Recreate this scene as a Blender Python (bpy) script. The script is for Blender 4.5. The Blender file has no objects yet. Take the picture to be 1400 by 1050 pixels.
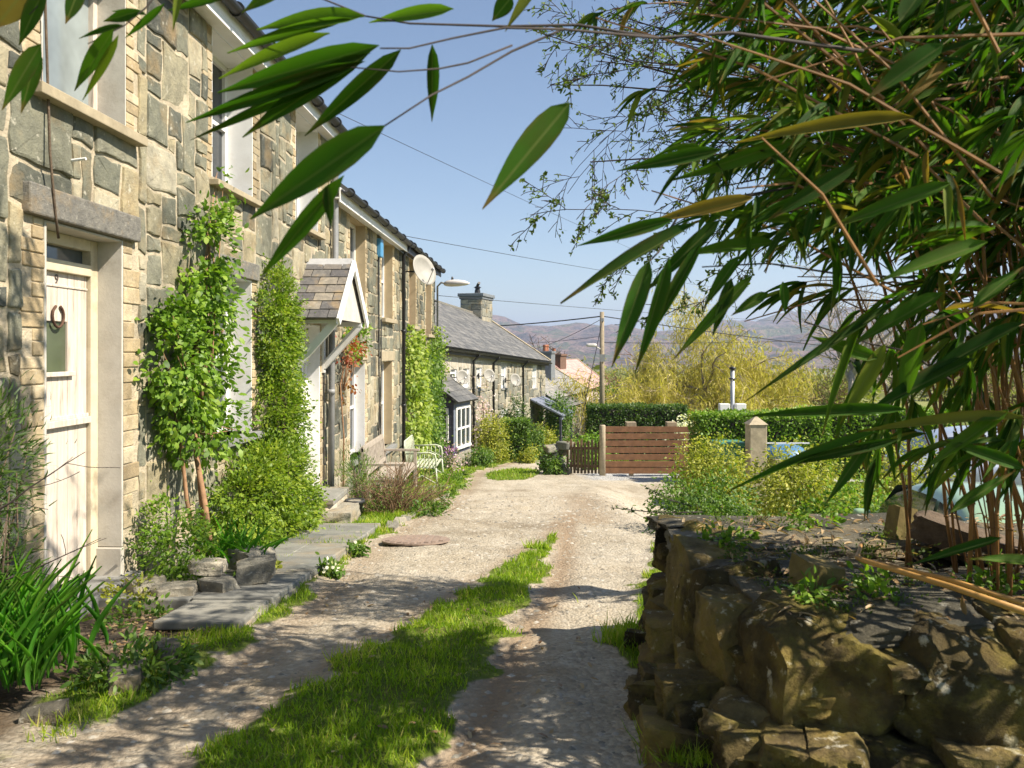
import bpy, math, random
import numpy as np
from mathutils import Vector, Matrix, noise
random.seed(7); rng = np.random.default_rng(7)
S = bpy.context.scene
COL = S.collection
EYE, HZ, F = 1.5, 480.0, 1100.0
def at(x, y, Y): return Vector(((x-700)/F*Y, Y, EYE-(y-HZ)/F*Y))
U = random.uniform
def ss(a, b, x):
    t = np.clip((x-a)/(b-a), 0, 1); return t*t*(3-2*t)

# ---------------------------------------------------------------- materials
def newmat(name):
    m = bpy.data.materials.new(name); m.use_nodes = True
    nt = m.node_tree; nt.nodes.clear()
    out = nt.nodes.new('ShaderNodeOutputMaterial')
    return m, nt, out
def N(nt, t, **kw):
    n = nt.nodes.new(t)
    for k, v in kw.items():
        if k.startswith('i_'): n.inputs[k[2:].replace('_', ' ')].default_value = v
        else: setattr(n, k, v)
    return n
def ramp(nt, fac, stops, interp='LINEAR'):
    r = N(nt, 'ShaderNodeValToRGB'); cr = r.color_ramp; cr.interpolation = interp
    while len(cr.elements) < len(stops): cr.elements.new(0.5)
    for e, (p, c) in zip(cr.elements, stops):
        e.position = p; e.color = (*c, 1) if len(c) == 3 else c
    nt.links.new(fac, r.inputs[0]); return r.outputs[0]
def mix(nt, fac, a, b, mode='MIX'):
    n = N(nt, 'ShaderNodeMix', data_type='RGBA', blend_type=mode)
    for sock, v in ((n.inputs[0], fac), (n.inputs[6], a), (n.inputs[7], b)):
        if isinstance(v, (int, float)): sock.default_value = v
        elif isinstance(v, tuple): sock.default_value = (*v, 1)
        else: nt.links.new(v, sock)
    return n.outputs[2]
def mth(nt, op, a, b=0.0, clamp=False):
    n = N(nt, 'ShaderNodeMath', operation=op, use_clamp=clamp)
    for i, v in enumerate((a, b)):
        if isinstance(v, (int, float)): n.inputs[i].default_value = v
        else: nt.links.new(v, n.inputs[i])
    return n.outputs[0]
def coord(nt): return N(nt, 'ShaderNodeTexCoord').outputs['Object']
def nz(nt, scale, detail=4, rough=.55, vec=None, dist=0):
    n = N(nt, 'ShaderNodeTexNoise'); n.inputs['Scale'].default_value = scale
    n.inputs['Detail'].default_value = detail; n.inputs['Roughness'].default_value = rough
    n.inputs['Distortion'].default_value = dist
    nt.links.new(vec if vec is not None else coord(nt), n.inputs['Vector']); return n.outputs['Fac']
def attr(nt, name, out='Fac'): return N(nt, 'ShaderNodeAttribute', attribute_name=name).outputs[out]
def bsdf(nt, out, col, rough=.7, bump=None, bstr=.4, bdist=.01, metal=0, spec=.4):
    b = N(nt, 'ShaderNodeBsdfPrincipled')
    if isinstance(col, tuple): b.inputs['Base Color'].default_value = (*col, 1)
    else: nt.links.new(col, b.inputs['Base Color'])
    if isinstance(rough, (int, float)): b.inputs['Roughness'].default_value = rough
    else: nt.links.new(rough, b.inputs['Roughness'])
    b.inputs['Metallic'].default_value = metal
    b.inputs['Specular IOR Level'].default_value = spec
    if bump is not None:
        bp = N(nt, 'ShaderNodeBump'); bp.inputs['Strength'].default_value = bstr; bp.inputs['Distance'].default_value = bdist
        nt.links.new(bump, bp.inputs['Height']); nt.links.new(bp.outputs[0], b.inputs['Normal'])
    nt.links.new(b.outputs[0], out.inputs[0]); return b
M = {}
def plain(name, col, rough=.6, var=.25, scale=6, bump=.25, bscale=60, metal=0, spec=.4, dirt=None, bdist=.004):
    m, nt, out = newmat(name)
    d = tuple(c*(1-var) for c in col); l = tuple(min(1, c*(1+var*.6)) for c in col)
    n = nz(nt, scale, 6, .65)
    c = ramp(nt, n, [(.3, d), (.7, l)])
    if dirt:
        n2 = nz(nt, scale*.7, 8, .7)
        c = mix(nt, ramp(nt, n2, [(.5, (0, 0, 0)), (.72, (1, 1, 1))]), c, dirt)
    bsdf(nt, out, c, rough, nz(nt, bscale, 5, .6), bump, bdist, metal, spec)
    M[name] = m; return m
def stonemat(name, stops, lichen=.5, nscale=9, bdist=.012):
    m, nt, out = newmat(name)
    c = ramp(nt, attr(nt, 'rnd'), stops)
    n = nz(nt, nscale, 8, .7)
    c = mix(nt, 1.0, c, ramp(nt, n, [(.25, (.55, .55, .55)), (.5, (.95, .95, .93)), (.75, (1.35, 1.3, 1.2))]), 'MULTIPLY')
    o = nz(nt, nscale*.35, 5, .6)
    c = mix(nt, ramp(nt, o, [(.52, (0, 0, 0)), (.7, (.55,)*3)]), c, (.36, .25, .12))
    l = nz(nt, nscale*2.6, 7, .62)
    c = mix(nt, ramp(nt, l, [(.60, (0, 0, 0)), (.68, (lichen,)*3)]), c, (.55, .52, .43))
    b = mth(nt, 'ADD', nz(nt, nscale*1.5, 8, .7), mth(nt, 'MULTIPLY', nz(nt, nscale*8, 6, .7), .4))
    bsdf(nt, out, c, .88, b, .9, bdist, spec=.25)
    M[name] = m
def leafmat(name, stops, trans=.35, rough=.5, spec=.35):
    m, nt, out = newmat(name)
    c = ramp(nt, attr(nt, 'rnd'), stops)
    b = N(nt, 'ShaderNodeBsdfPrincipled'); nt.links.new(c, b.inputs['Base Color'])
    b.inputs['Roughness'].default_value = rough; b.inputs['Specular IOR Level'].default_value = spec
    t = N(nt, 'ShaderNodeBsdfTranslucent')
    nt.links.new(mix(nt, 1.0, c, (1.5, 1.7, .6), 'MULTIPLY'), t.inputs[0])
    mx = N(nt, 'ShaderNodeMixShader'); mx.inputs[0].default_value = trans
    nt.links.new(b.outputs[0], mx.inputs[1]); nt.links.new(t.outputs[0], mx.inputs[2]); nt.links.new(mx.outputs[0], out.inputs[0])
    M[name] = m

# ---------------------------------------------------------------- object helpers
OFF = {}; FR = {}
class Frame:
    def __init__(s, ox, oy, dx, dy):
        l = math.hypot(dx, dy); s.u = Vector((dx/l, dy/l, 0)); s.n = Vector((dy/l, -dx/l, 0)); s.o = Vector((ox, oy, 0))
        s.rot = math.atan2(s.n.y, s.n.x)
    def w(s, p): return s.o + s.n*p[0] + s.u*p[1] + Vector((0, 0, p[2]))
def tag(o, label=None, cat=None, group=None, kind=None):
    if label: o['label'] = label
    if cat: o['category'] = cat
    if group: o['group'] = group
    if kind: o['kind'] = kind
def setup(o, base, fr):
    base = Vector(base); OFF[o] = base
    o.location = fr.w(base) if fr else base
    if fr: o.rotation_euler = (0, 0, fr.rot)
def thing(name, label, cat, base=(0, 0, 0), fr=None, group=None):
    o = bpy.data.objects.new(name, None); COL.objects.link(o); o.empty_display_size = .2
    setup(o, base, fr); tag(o, label, cat, group); return o
class MB:
    def __init__(s): s.v = []; s.f = []; s.r = []; s.uv = []; s.useuv = False
    def add(s, vs, fs, r=None, uv=None):
        b = len(s.v); s.v += [tuple(v) for v in vs]; s.f += [tuple(i+b for i in f) for f in fs]
        if r is None: r = random.random()
        s.r += [r]*len(vs)
        if uv: s.useuv = True; s.uv += uv
        else: s.uv += [(0, 0, 0)]*len(vs)
        return s
    def box(s, a, b, r=None, rot=None, bev=0):
        x0, y0, z0 = a; x1, y1, z1 = b
        vs = [(x0,y0,z0),(x1,y0,z0),(x1,y1,z0),(x0,y1,z0),(x0,y0,z1),(x1,y0,z1),(x1,y1,z1),(x0,y1,z1)]
        if rot:
            c = Vector(((x0+x1)/2, (y0+y1)/2, (z0+z1)/2)); vs = [c+rot@(Vector(v)-c) for v in vs]
        return s.add(vs, [(0,3,2,1),(4,5,6,7),(0,1,5,4),(1,2,6,5),(2,3,7,6),(3,0,4,7)], r)
    def bar(s, p, q, w, h, r=None, up=(0, 0, 1)):
        p = Vector(p); q = Vector(q); d = (q-p).normalized(); up = Vector(up)
        a = d.cross(up)
        if a.length < 1e-4: a = d.cross(Vector((1, 0, 0)))
        a.normalize(); b = a.cross(d).normalized(); a *= w/2; b *= h/2
        vs = [p-a-b, p+a-b, p+a+b, p-a+b, q-a-b, q+a-b, q+a+b, q-a+b]
        return s.add(vs, [(0,3,2,1),(4,5,6,7),(0,1,5,4),(1,2,6,5),(2,3,7,6),(3,0,4,7)], r)
    def tube(s, pts, rad, n=6, r=None, cap=True):
        pts = [Vector(p) for p in pts]; k = len(pts)
        if not hasattr(rad, '__len__'): rad = [rad]*k
        vs = []; pa = None
        for i, p in enumerate(pts):
            d = (pts[min(i+1, k-1)]-pts[max(i-1, 0)])
            if d.length < 1e-9: d = Vector((0, 0, 1))
            d.normalize()
            if pa is None:
                a = d.cross(Vector((0, 0, 1)))
                if a.length < .05: a = d.cross(Vector((1, 0, 0)))
            else: a = pa - d*pa.dot(d)
            a.normalize(); pa = a; b = d.cross(a)
            for j in range(n):
                t = 2*math.pi*j/n; vs.append(p+(a*math.cos(t)+b*math.sin(t))*rad[i])
        fs = [(i*n+j, i*n+(j+1) % n, (i+1)*n+(j+1) % n, (i+1)*n+j) for i in range(k-1) for j in range(n)]
        if cap: fs += [tuple(range(n))[::-1], tuple((k-1)*n+j for j in range(n))]
        return s.add(vs, fs, r)
    def lathe(s, c, prof, n=20, axis='z', r=None):
        vs = []; c = Vector(c)
        for (rr, h) in prof:
            for j in range(n):
                t = 2*math.pi*j/n; a, b = rr*math.cos(t), rr*math.sin(t)
                vs.append(c+Vector({'z': (a, b, h), 'x': (h, a, b), 'y': (a, h, b)}[axis]))
        k = len(prof); fs = [(i*n+j, i*n+(j+1) % n, (i+1)*n+(j+1) % n, (i+1)*n+j) for i in range(k-1) for j in range(n)]
        fs += [tuple(range(n))[::-1], tuple((k-1)*n+j for j in range(n))]
        return s.add(vs, fs, r)
    def prism(s, poly, ext, r=None):
        n = len(poly); e = Vector(ext); vs = [Vector(p) for p in poly]+[Vector(p)+e for p in poly]
        fs = [tuple(range(n))[::-1], tuple(range(n, 2*n))]+[(i, (i+1) % n, n+(i+1) % n, n+i) for i in range(n)]
        return s.add(vs, fs, r)
    def rock(s, c, size, seed, n=7, amp=.16, rotz=0, sq=.55, fine=.03, tilt=(0, 0)):
        vs = []; idx = {}; fs = []; c = Vector(c)
        def vid(i, j, k):
            key = (i, j, k)
            if key in idx: return idx[key]
            p = Vector((2*i/n-1, 2*j/n-1, 2*k/n-1)); q = p.normalized(); m = p.lerp(q*1.15, 1-sq)
            nn = noise.noise(m*1.3+Vector((seed*7.3, seed*3.1, 1)))*amp*2 + noise.noise(m*3.1+Vector((seed, 5, seed*2.2)))*amp*.8 + noise.noise(m*8+Vector((seed, 9, 2)))*fine
            m = m*(1+nn); v = Vector((m.x*size[0]/2, m.y*size[1]/2, m.z*size[2]/2))
            v = Matrix.Rotation(rotz, 3, 'Z') @ Matrix.Rotation(tilt[0], 3, 'X') @ Matrix.Rotation(tilt[1], 3, 'Y') @ v
            vs.append(c+v); idx[key] = len(vs)-1; return idx[key]
        for a in range(n):
            for b in range(n):
                fs += [(vid(a,b,0),vid(a,b+1,0),vid(a+1,b+1,0),vid(a+1,b,0)),(vid(a,b,n),vid(a+1,b,n),vid(a+1,b+1,n),vid(a,b+1,n)),
                       (vid(a,0,b),vid(a+1,0,b),vid(a+1,0,b+1),vid(a,0,b+1)),(vid(a,n,b),vid(a,n,b+1),vid(a+1,n,b+1),vid(a+1,n,b)),
                       (vid(0,a,b),vid(0,a,b+1),vid(0,a+1,b+1),vid(0,a+1,b)),(vid(n,a,b),vid(n,a+1,b),vid(n,a+1,b+1),vid(n,a,b+1))]
        return s.add(vs, fs, random.random())
    def block(s, c, size, seed, n=12, cuts=9, rotz=0, fine=.02, tilt=(0, 0), depth=(.72, .98)):
        """angular stone: a box chopped by random planes, then roughened"""
        rd = random.Random(seed*13+5); pl = []
        for k in range(cuts):
            v = Vector((rd.uniform(-1, 1), rd.uniform(-1, 1), rd.uniform(-1, 1))).normalized()
            pl.append((v, (abs(v.x)+abs(v.y)+abs(v.z))*rd.uniform(*depth)*.86))
        vs = []; idx = {}; fs = []; c = Vector(c); R = Matrix.Rotation(rotz, 3, 'Z') @ Matrix.Rotation(tilt[0], 3, 'X') @ Matrix.Rotation(tilt[1], 3, 'Y')
        def vid(i, j, k):
            key = (i, j, k)
            if key in idx: return idx[key]
            p = Vector((2*i/n-1, 2*j/n-1, 2*k/n-1))
            for v, d in pl:
                e = p.dot(v)-d
                if e > 0: p = p-v*e
            q = p*1.6+Vector((seed*7.3, seed*3.1, 1))
            p = p+p.normalized()*(noise.noise(q)*.10+noise.noise(q*2.7)*.05+noise.noise(q*6.5)*fine*1.5+noise.noise(q*15)*fine)
            vs.append(c+R @ Vector((p.x*size[0]/2, p.y*size[1]/2, p.z*size[2]/2))); idx[key] = len(vs)-1; return idx[key]
        for a in range(n):
            for b in range(n):
                fs += [(vid(a,b,0),vid(a,b+1,0),vid(a+1,b+1,0),vid(a+1,b,0)),(vid(a,b,n),vid(a+1,b,n),vid(a+1,b+1,n),vid(a,b+1,n)),
                       (vid(a,0,b),vid(a+1,0,b),vid(a+1,0,b+1),vid(a,0,b+1)),(vid(a,n,b),vid(a,n,b+1),vid(a+1,n,b+1),vid(a+1,n,b)),
                       (vid(0,a,b),vid(0,a,b+1),vid(0,a+1,b+1),vid(0,a+1,b)),(vid(n,a,b),vid(n,a+1,b),vid(n,a+1,b+1),vid(n,a,b+1))]
        return s.add(vs, fs, rd.random())
    def mesh(s, name, mat, off, smooth=False):
        me = bpy.data.meshes.new(name); o = Vector(off)
        me.from_pydata([(v[0]-o.x, v[1]-o.y, v[2]-o.z) for v in s.v], [], s.f)
        a = me.attributes.new('rnd', 'FLOAT', 'POINT'); a.data.foreach_set('value', s.r)
        if s.useuv:
            a = me.attributes.new('ruv', 'FLOAT_VECTOR', 'POINT'); a.data.foreach_set('vector', np.array(s.uv, dtype=np.float32).ravel())
        me.materials.append(M[mat])
        if smooth: me.polygons.foreach_set('use_smooth', [True]*len(me.polygons))
        if smooth == 'angle': me.set_sharp_from_angle(angle=math.radians(38))
        me.update(); return me
    def build(s, name, mat, parent, smooth=False, bevel=0, label=None, subsurf=0):
        o = bpy.data.objects.new(name, s.mesh(name, mat, OFF[parent], smooth)); COL.objects.link(o); o.parent = parent; OFF[o] = OFF[parent]
        s._mods(o, bevel, subsurf)
        if label: o['label'] = label
        return o
    def solo(s, name, mat, label, cat, base=(0, 0, 0), fr=None, group=None, smooth=False, bevel=0, kind=None, subsurf=0):
        o = bpy.data.objects.new(name, s.mesh(name, mat, base, smooth)); COL.objects.link(o); setup(o, base, fr)
        s._mods(o, bevel, subsurf); tag(o, label, cat, group, kind); return o
    def _mods(s, o, bevel, subsurf):
        if bevel:
            b = o.modifiers.new('bevel', 'BEVEL'); b.width = bevel; b.segments = 2; b.limit_method = 'ANGLE'
        if subsurf:
            b = o.modifiers.new('subsurf', 'SUBSURF'); b.levels = b.render_levels = subsurf
def npmesh(name, V, Fc, k, rnd, mat, smooth=False):
    """V (n,3), Fc (m,k) int"""
    me = bpy.data.meshes.new(name); n, m = len(V), len(Fc)
    me.vertices.add(n); me.vertices.foreach_set('co', np.ascontiguousarray(V, dtype=np.float32).ravel())
    me.loops.add(m*k); me.loops.foreach_set('vertex_index', np.ascontiguousarray(Fc, dtype=np.int32).ravel())
    me.polygons.add(m); me.polygons.foreach_set('loop_start', np.arange(0, m*k, k, dtype=np.int32))
    me.update(calc_edges=True); me.validate()
    if rnd is not None:
        a = me.attributes.new('rnd', 'FLOAT', 'POINT'); a.data.foreach_set('value', np.ascontiguousarray(rnd, dtype=np.float32))
    me.materials.append(M[mat])
    if smooth: me.polygons.foreach_set('use_smooth', np.ones(len(me.polygons), dtype=bool))
    me.update(); return me
def obj(name, me, parent=None, base=None):
    o = bpy.data.objects.new(name, me); COL.objects.link(o)
    if parent: o.parent = parent; OFF[o] = OFF[parent]
    if base is not None: o.location = base; OFF[o] = Vector(base)
    return o
def unit(a): return a/np.maximum(np.linalg.norm(a, axis=1, keepdims=True), 1e-9)
TQ = {'oval': ([(0,0,0),(.3,.42,.06),(.3,-.42,.06),(.72,.36,.02),(.72,-.36,.02),(1,0,-.08)], [(0,2,1,1),(1,2,4,3),(3,4,5,5)]),
      'dia': ([(0,0,0),(.45,.5,.1),(.45,-.5,.1),(1,0,-.05)], [(0,2,3,1)]),
      'blade': ([(0,.5,0),(0,-.5,0),(.55,.38,.05),(.55,-.38,.05),(1,.03,-.12),(1,-.03,-.12)], [(0,1,3,2),(2,3,5,4)])}
def bambootemplate(n=8, droop=.25):
    vs, fs = [], []
    for i in range(n+1):
        t = i/n; w = .5*(math.sin(math.pi*min(1, t*1.02+.015)**.72))**.9 if 0 < t < 1 else .02
        w = max(w*1.0, .012); z = -droop*t*t
        vs += [(t, w, z+.10*w), (t, 0, z-.02), (t, -w, z+.10*w)]
        if i < n:
            b = i*3; fs += [(b, b+1, b+4, b+3), (b+1, b+2, b+5, b+4)]
    return vs, fs
TQ['bamboo'] = bambootemplate()
TQ['bambooflat'] = bambootemplate(8, .08)
TQ['sword'] = bambootemplate(8, .35)
def leafarrays(P, D, Nn, L, W, tmpl):
    T, Q = TQ[tmpl]; T = np.array(T); n = len(P)
    D = unit(D); B = unit(np.cross(Nn, D)); Nn = np.cross(D, B)
    L = np.broadcast_to(L, n); W = np.broadcast_to(W, n)
    V = (P[:, None, :] + D[:, None, :]*(T[None, :, 0:1]*L[:, None, None]) + B[:, None, :]*(T[None, :, 1:2]*W[:, None, None])
         + Nn[:, None, :]*(T[None, :, 2:3]*L[:, None, None]))
    return V.reshape(-1, 3), len(T), Q
def leafmesh(name, P, D, Nn, L, W, tmpl, mat, rnd=None, off=(0, 0, 0), smooth=True):
    P = np.asarray(P, float)-np.array(off); n = len(P)
    V, k, Q = leafarrays(P, np.asarray(D, float), np.asarray(Nn, float), L, W, tmpl)
    if rnd is None: rnd = rng.random(n)
    tri = [q for q in Q]
    me = bpy.data.meshes.new(name)
    base = (np.arange(n)*k)[:, None]
    loops = []; sizes = []
    for q in tri:
        q = [a for i, a in enumerate(q) if a not in q[:i]]
        loops.append(base+np.array(q)[None, :]); sizes.append(len(q))
    ordr = np.concatenate([l for l in loops], axis=1).astype(np.int32)
    tot = ordr.shape[1]; starts = np.concatenate([[0], np.cumsum(sizes)[:-1]])
    ls = ((np.arange(n)*tot)[:, None]+starts[None, :]).ravel().astype(np.int32)
    me.vertices.add(n*k); me.vertices.foreach_set('co', V.astype(np.float32).ravel())
    me.loops.add(n*tot); me.loops.foreach_set('vertex_index', ordr.ravel())
    me.polygons.add(n*len(sizes)); me.polygons.foreach_set('loop_start', ls)
    me.update(calc_edges=True)
    a = me.attributes.new('rnd', 'FLOAT', 'POINT'); a.data.foreach_set('value', np.repeat(rnd, k).astype(np.float32))
    if tmpl in ('bamboo', 'bambooflat', 'sword'):
        T = np.array(TQ[tmpl][0]); lc = np.zeros((n, k, 3), np.float32); lc[:, :, 0] = T[None, :, 0]; lc[:, :, 1] = T[None, :, 1]; lc[:, :, 2] = rng.random((n, 1))
        a = me.attributes.new('leafco', 'FLOAT_VECTOR', 'POINT'); a.data.foreach_set('vector', lc.ravel())
    me.materials.append(M[mat])
    if smooth: me.polygons.foreach_set('use_smooth', np.ones(len(me.polygons), dtype=bool))
    me.update(); return me
def leafobj(name, parent, *a, label=None, **k):
    o = obj(name, leafmesh(name, *a, off=OFF[parent], **k), parent)
    if label: o['label'] = label
    return o
def randdir(n): return unit(rng.normal(size=(n, 3)))
def clumps(ells, nclump, per, sd, shell=.75):
    """clump centres in ellipsoids -> points, outward dirs"""
    vol = np.array([e[1][0]*e[1][1]*e[1][2] for e in ells])**.75; vol /= vol.sum()
    pts, outs, rr = [], [], []
    which = rng.choice(len(ells), nclump, p=vol)
    for w in which:
        c, r = np.array(ells[w][0]), np.array(ells[w][1])
        d = randdir(1)[0]; rad = shell+(1-shell)*rng.random()
        if rng.random() < .3: rad *= rng.random()**.5
        cc = c+d*r*rad; s = sd*(.6+.8*rng.random())
        p = cc+rng.normal(size=(per, 3))*s
        pts.append(p); outs.append(np.repeat(d[None, :], per, 0)); rr.append(np.clip(rng.random()*.6+rng.random(per)*.4, 0, 1))
    return np.concatenate(pts), np.concatenate(outs), np.concatenate(rr)
# ---------------------------------------------------------------- material library
stonemat('rubble_stone', [(0, (.09,.095,.085)), (.25, (.15,.155,.125)), (.48, (.20,.20,.155)), (.7, (.25,.245,.19)), (.86, (.34,.295,.195)), (1, (.40,.37,.29))], .6, 6, .022)
addstain = True
stonemat('grey_rubble', [(0, (.12,.125,.11)), (.4, (.22,.215,.18)), (.7, (.30,.28,.22)), (1, (.40,.36,.28))], .4, 7, .02)
stonemat('garden_stone', [(0, (.045,.034,.014)), (.4, (.09,.067,.026)), (.7, (.14,.105,.04)), (1, (.20,.155,.07))], .8, 6, .045)
stonemat('rockery_stone', [(0, (.2,.19,.16)), (.5, (.33,.30,.24)), (1, (.45,.41,.33))], .6, 9, .02)
def addmoss(name, colr, scale, lo=.5, hi=.64, amt=.8):
    m = M[name]; nt = m.node_tree; b = next(n for n in nt.nodes if n.type == 'BSDF_PRINCIPLED'); src = b.inputs['Base Color'].links[0].from_socket
    f = ramp(nt, nz(nt, scale, 7, .68), [(lo, (0,)*3), (hi, (amt,)*3)])
    nt.links.new(mix(nt, f, src, colr), b.inputs['Base Color'])
nt = M['garden_stone'].node_tree; b = next(n for n in nt.nodes if n.type == 'BSDF_PRINCIPLED')
nt.links.new(mix(nt, 1.0, b.inputs['Base Color'].links[0].from_socket, ramp(nt, nz(nt, 3.2, 6, .7), [(.36, (.35,.34,.32)), (.5, (1,)*3), (.66, (1.5,1.4,1.1))]), 'MULTIPLY'), b.inputs['Base Color'])
addmoss('garden_stone', (.20,.16,.03), 4, .46, .62, .8)

stonemat('slab_slate', [(0, (.13,.135,.13)), (.5, (.19,.19,.175)), (1, (.25,.24,.21))], .25, 3, .008)
stonemat('cream_brick', [(0, (.33,.26,.165)), (.4, (.46,.37,.24)), (1, (.55,.47,.34))], .5, 8, .014)
stonemat('roof_slate', [(0, (.10,.095,.10)), (.45, (.15,.145,.14)), (.75, (.19,.17,.15)), (1, (.26,.23,.19))], .3, 12, .004)
stonemat('lintel_slate', [(0, (.17,.165,.15)), (1, (.20,.19,.17))], .35, 14, .02)
plain('mortar', (.47,.405,.30), .95, .35, 5, .9, 40, spec=.1, dirt=(.36,.31,.22), bdist=.015)
plain('mortar_grey', (.42,.38,.31), .95, .3, 5, .8, 30, spec=.1, bdist=.02)
for nm_ in ('rubble_stone', 'mortar', 'cream_brick'):
    if nm_ in M:
        nt = M[nm_].node_tree; b = next(n for n in nt.nodes if n.type == 'BSDF_PRINCIPLED'); src = b.inputs['Base Color'].links[0].from_socket
        f = ramp(nt, nz(nt, .9, 7, .68), [(.35, (.55,.55,.53)), (.5, (.95,.94,.92)), (.7, (1.12,1.1,1.05))])
        nt.links.new(mix(nt, 1.0, src, f, 'MULTIPLY'), b.inputs['Base Color'])
plain('white_paint', (.74,.73,.71), .5, .08, 3, .15, 80, dirt=(.62,.59,.53))
m, nt, out = newmat('worn_white'); M['worn_white'] = m
mp = N(nt, 'ShaderNodeMapping'); mp.inputs['Scale'].default_value = (9, 9, .7); nt.links.new(coord(nt), mp.inputs['Vector'])
v1 = nz(nt, 3.5, 8, .7, mp.outputs[0]); v2 = nz(nt, 2.2, 6, .7)
c = ramp(nt, v1, [(.33, (.34,.28,.22)), (.44, (.54,.46,.385)), (.6, (.63,.56,.48))])
c = mix(nt, ramp(nt, v2, [(.5, (0,)*3), (.75, (.7,)*3)]), c, (.45,.38,.30))
bsdf(nt, out, c, .7, v1, .5, .006, spec=.2)
plain('cream_frame', (.60,.52,.37), .6, .15, 6, .25, 60, dirt=(.4,.33,.22))
plain('reveal_white', (.80,.79,.77), .8, .08, 3, .25, 40, dirt=(.68,.65,.6))
plain('reveal_grey', (.52,.49,.43), .85, .15, 5, .4, 50, dirt=(.4,.36,.3))
plain('reveal_tan', (.46,.36,.22), .85, .15, 5, .4, 50)
plain('sill_stone', (.36,.30,.20), .9, .25, 7, .6, 50)
plain('sill_slate', (.22,.22,.21), .8, .25, 5, .4, 50)
plain('black_iron', (.02,.02,.022), .45, .2, 6, .2, 40)
plain('grey_pipe', (.25,.25,.25), .5, .2, 5, .2, 40)
plain('rust_iron', (.10,.05,.03), .8, .4, 20, .5, 80)
plain('brown_frame', (.16,.06,.035), .6, .2, 6, .2, 40)
plain('lead', (.42,.42,.42), .6, .2, 8, .3, 40)
plain('dish_grey', (.30,.285,.25), .55, .12, 6, .1, 40)
plain('lamp_white', (.62,.58,.54), .4, .1, 6, .1, 40)
plain('old_timber', (.33,.26,.17), .85, .3, 10, .6, 70, dirt=(.22,.18,.13))
plain('grey_timber', (.36,.31,.25), .85, .3, 10, .6, 70)
plain('fence_brown', (.215,.105,.05), .75, .35, 7, .5, 60)
plain('picket_wood', (.15,.095,.05), .85, .35, 7, .5, 60)
plain('stump_wood', (.20,.15,.05), .9, .4, 9, .7, 50, dirt=(.12,.11,.03))
plain('post_wood', (.42,.35,.24), .85, .3, 8, .5, 50, dirt=(.25,.21,.14))
plain('pale_green_metal', (.50,.54,.40), .5, .12, 6, .2, 50)
plain('pot_black', (.035,.035,.035), .55, .3, 8, .3, 50)
plain('manhole_iron', (.27,.20,.155), .7, .3, 12, .5, 60)
plain('porch_blue', (.055,.055,.085), .7, .2, 5, .3, 40)
plain('porch_lit_side', (.15,.17,.22), .6, .15, 5, .2, 40)  # paler copy of the porch blue, sunlight painted into the colour
plain('canopy_blue', (.17,.19,.24), .6, .2, 5, .2, 40)
plain('chimney_grey', (.17,.185,.20), .8, .3, 6, .4, 40)
plain('chimney_brick', (.15,.085,.055), .85, .35, 9, .5, 40)
plain('terracotta', (.33,.13,.07), .8, .3, 8, .3, 40)
plain('pink_render', (.60,.48,.46), .8, .1, 4, .2, 40)
plain('pink_roof', (.48,.30,.28), .8, .18, 6, .4, 40)
plain('pole_wood', (.27,.22,.15), .85, .25, 8, .4, 50)
plain('metal_grey', (.38,.39,.40), .4, .12, 6, .1, 40, metal=.5)
plain('bark', (.12,.085,.055), .9, .4, 14, .8, 60, bdist=.01)
plain('bark_pale', (.36,.31,.25), .85, .35, 12, .5, 60)
plain('bark_climber', (.30,.17,.09), .9, .3, 14, .6, 60)
plain('twig_dark', (.045,.033,.028), .8, .3, 10, .2, 60)
plain('twig_brown', (.21,.13,.07), .85, .35, 10, .3, 60)
plain('bamboo_culm', (.27,.13,.04), .5, .5, 7, .15, 60)
plain('bamboo_dry', (.46,.25,.07), .55, .35, 5, .2, 60)
plain('wire_black', (.02,.02,.025), .6, .1, 4, .05, 30)
plain('blue_plastic', (.07,.25,.45), .4, .15, 4, .1, 40)
plain('green_plastic', (.05,.19,.12), .45, .15, 4, .1, 40)
plain('red_lens', (.55,.02,.015), .2, .1, 5, .02, 30)
plain('rubber', (.02,.02,.02), .85, .2, 8, .3, 60)
plain('chrome', (.5,.5,.5), .25, .1, 5, .05, 30, metal=.9)
plain('number_black', (.10,.08,.07), .6, .1, 5, .05, 30)
def carpaint(name, col):
    m, nt, out = newmat(name); b = bsdf(nt, out, col, .35, nz(nt, 3, 3), .03, .01, .15, .5)
    b.inputs['Coat Weight'].default_value = .8; b.inputs['Coat Roughness'].default_value = .06; M[name] = m
carpaint('paint_green', (.30,.44,.26)); carpaint('paint_silver', (.38,.42,.50)); carpaint('paint_blue', (.08,.2,.36))
def glassmat(name, col, r=.06):
    m, nt, out = newmat(name)
    c = ramp(nt, nz(nt, 2.5, 3), [(.35, tuple(v*.6 for v in col)), (.7, col)])
    bsdf(nt, out, c, r, nz(nt, 4, 2), .04, .01, spec=.8); M[name] = m
glassmat('glass_dark', (.035,.045,.055)); glassmat('glass_pale', (.30,.34,.34), .12); glassmat('glass_grey', (.12,.14,.15))
glassmat('glass_net', (.62, .62, .60), .3); glassmat('glass_olive', (.10,.12,.07), .15)
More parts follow.
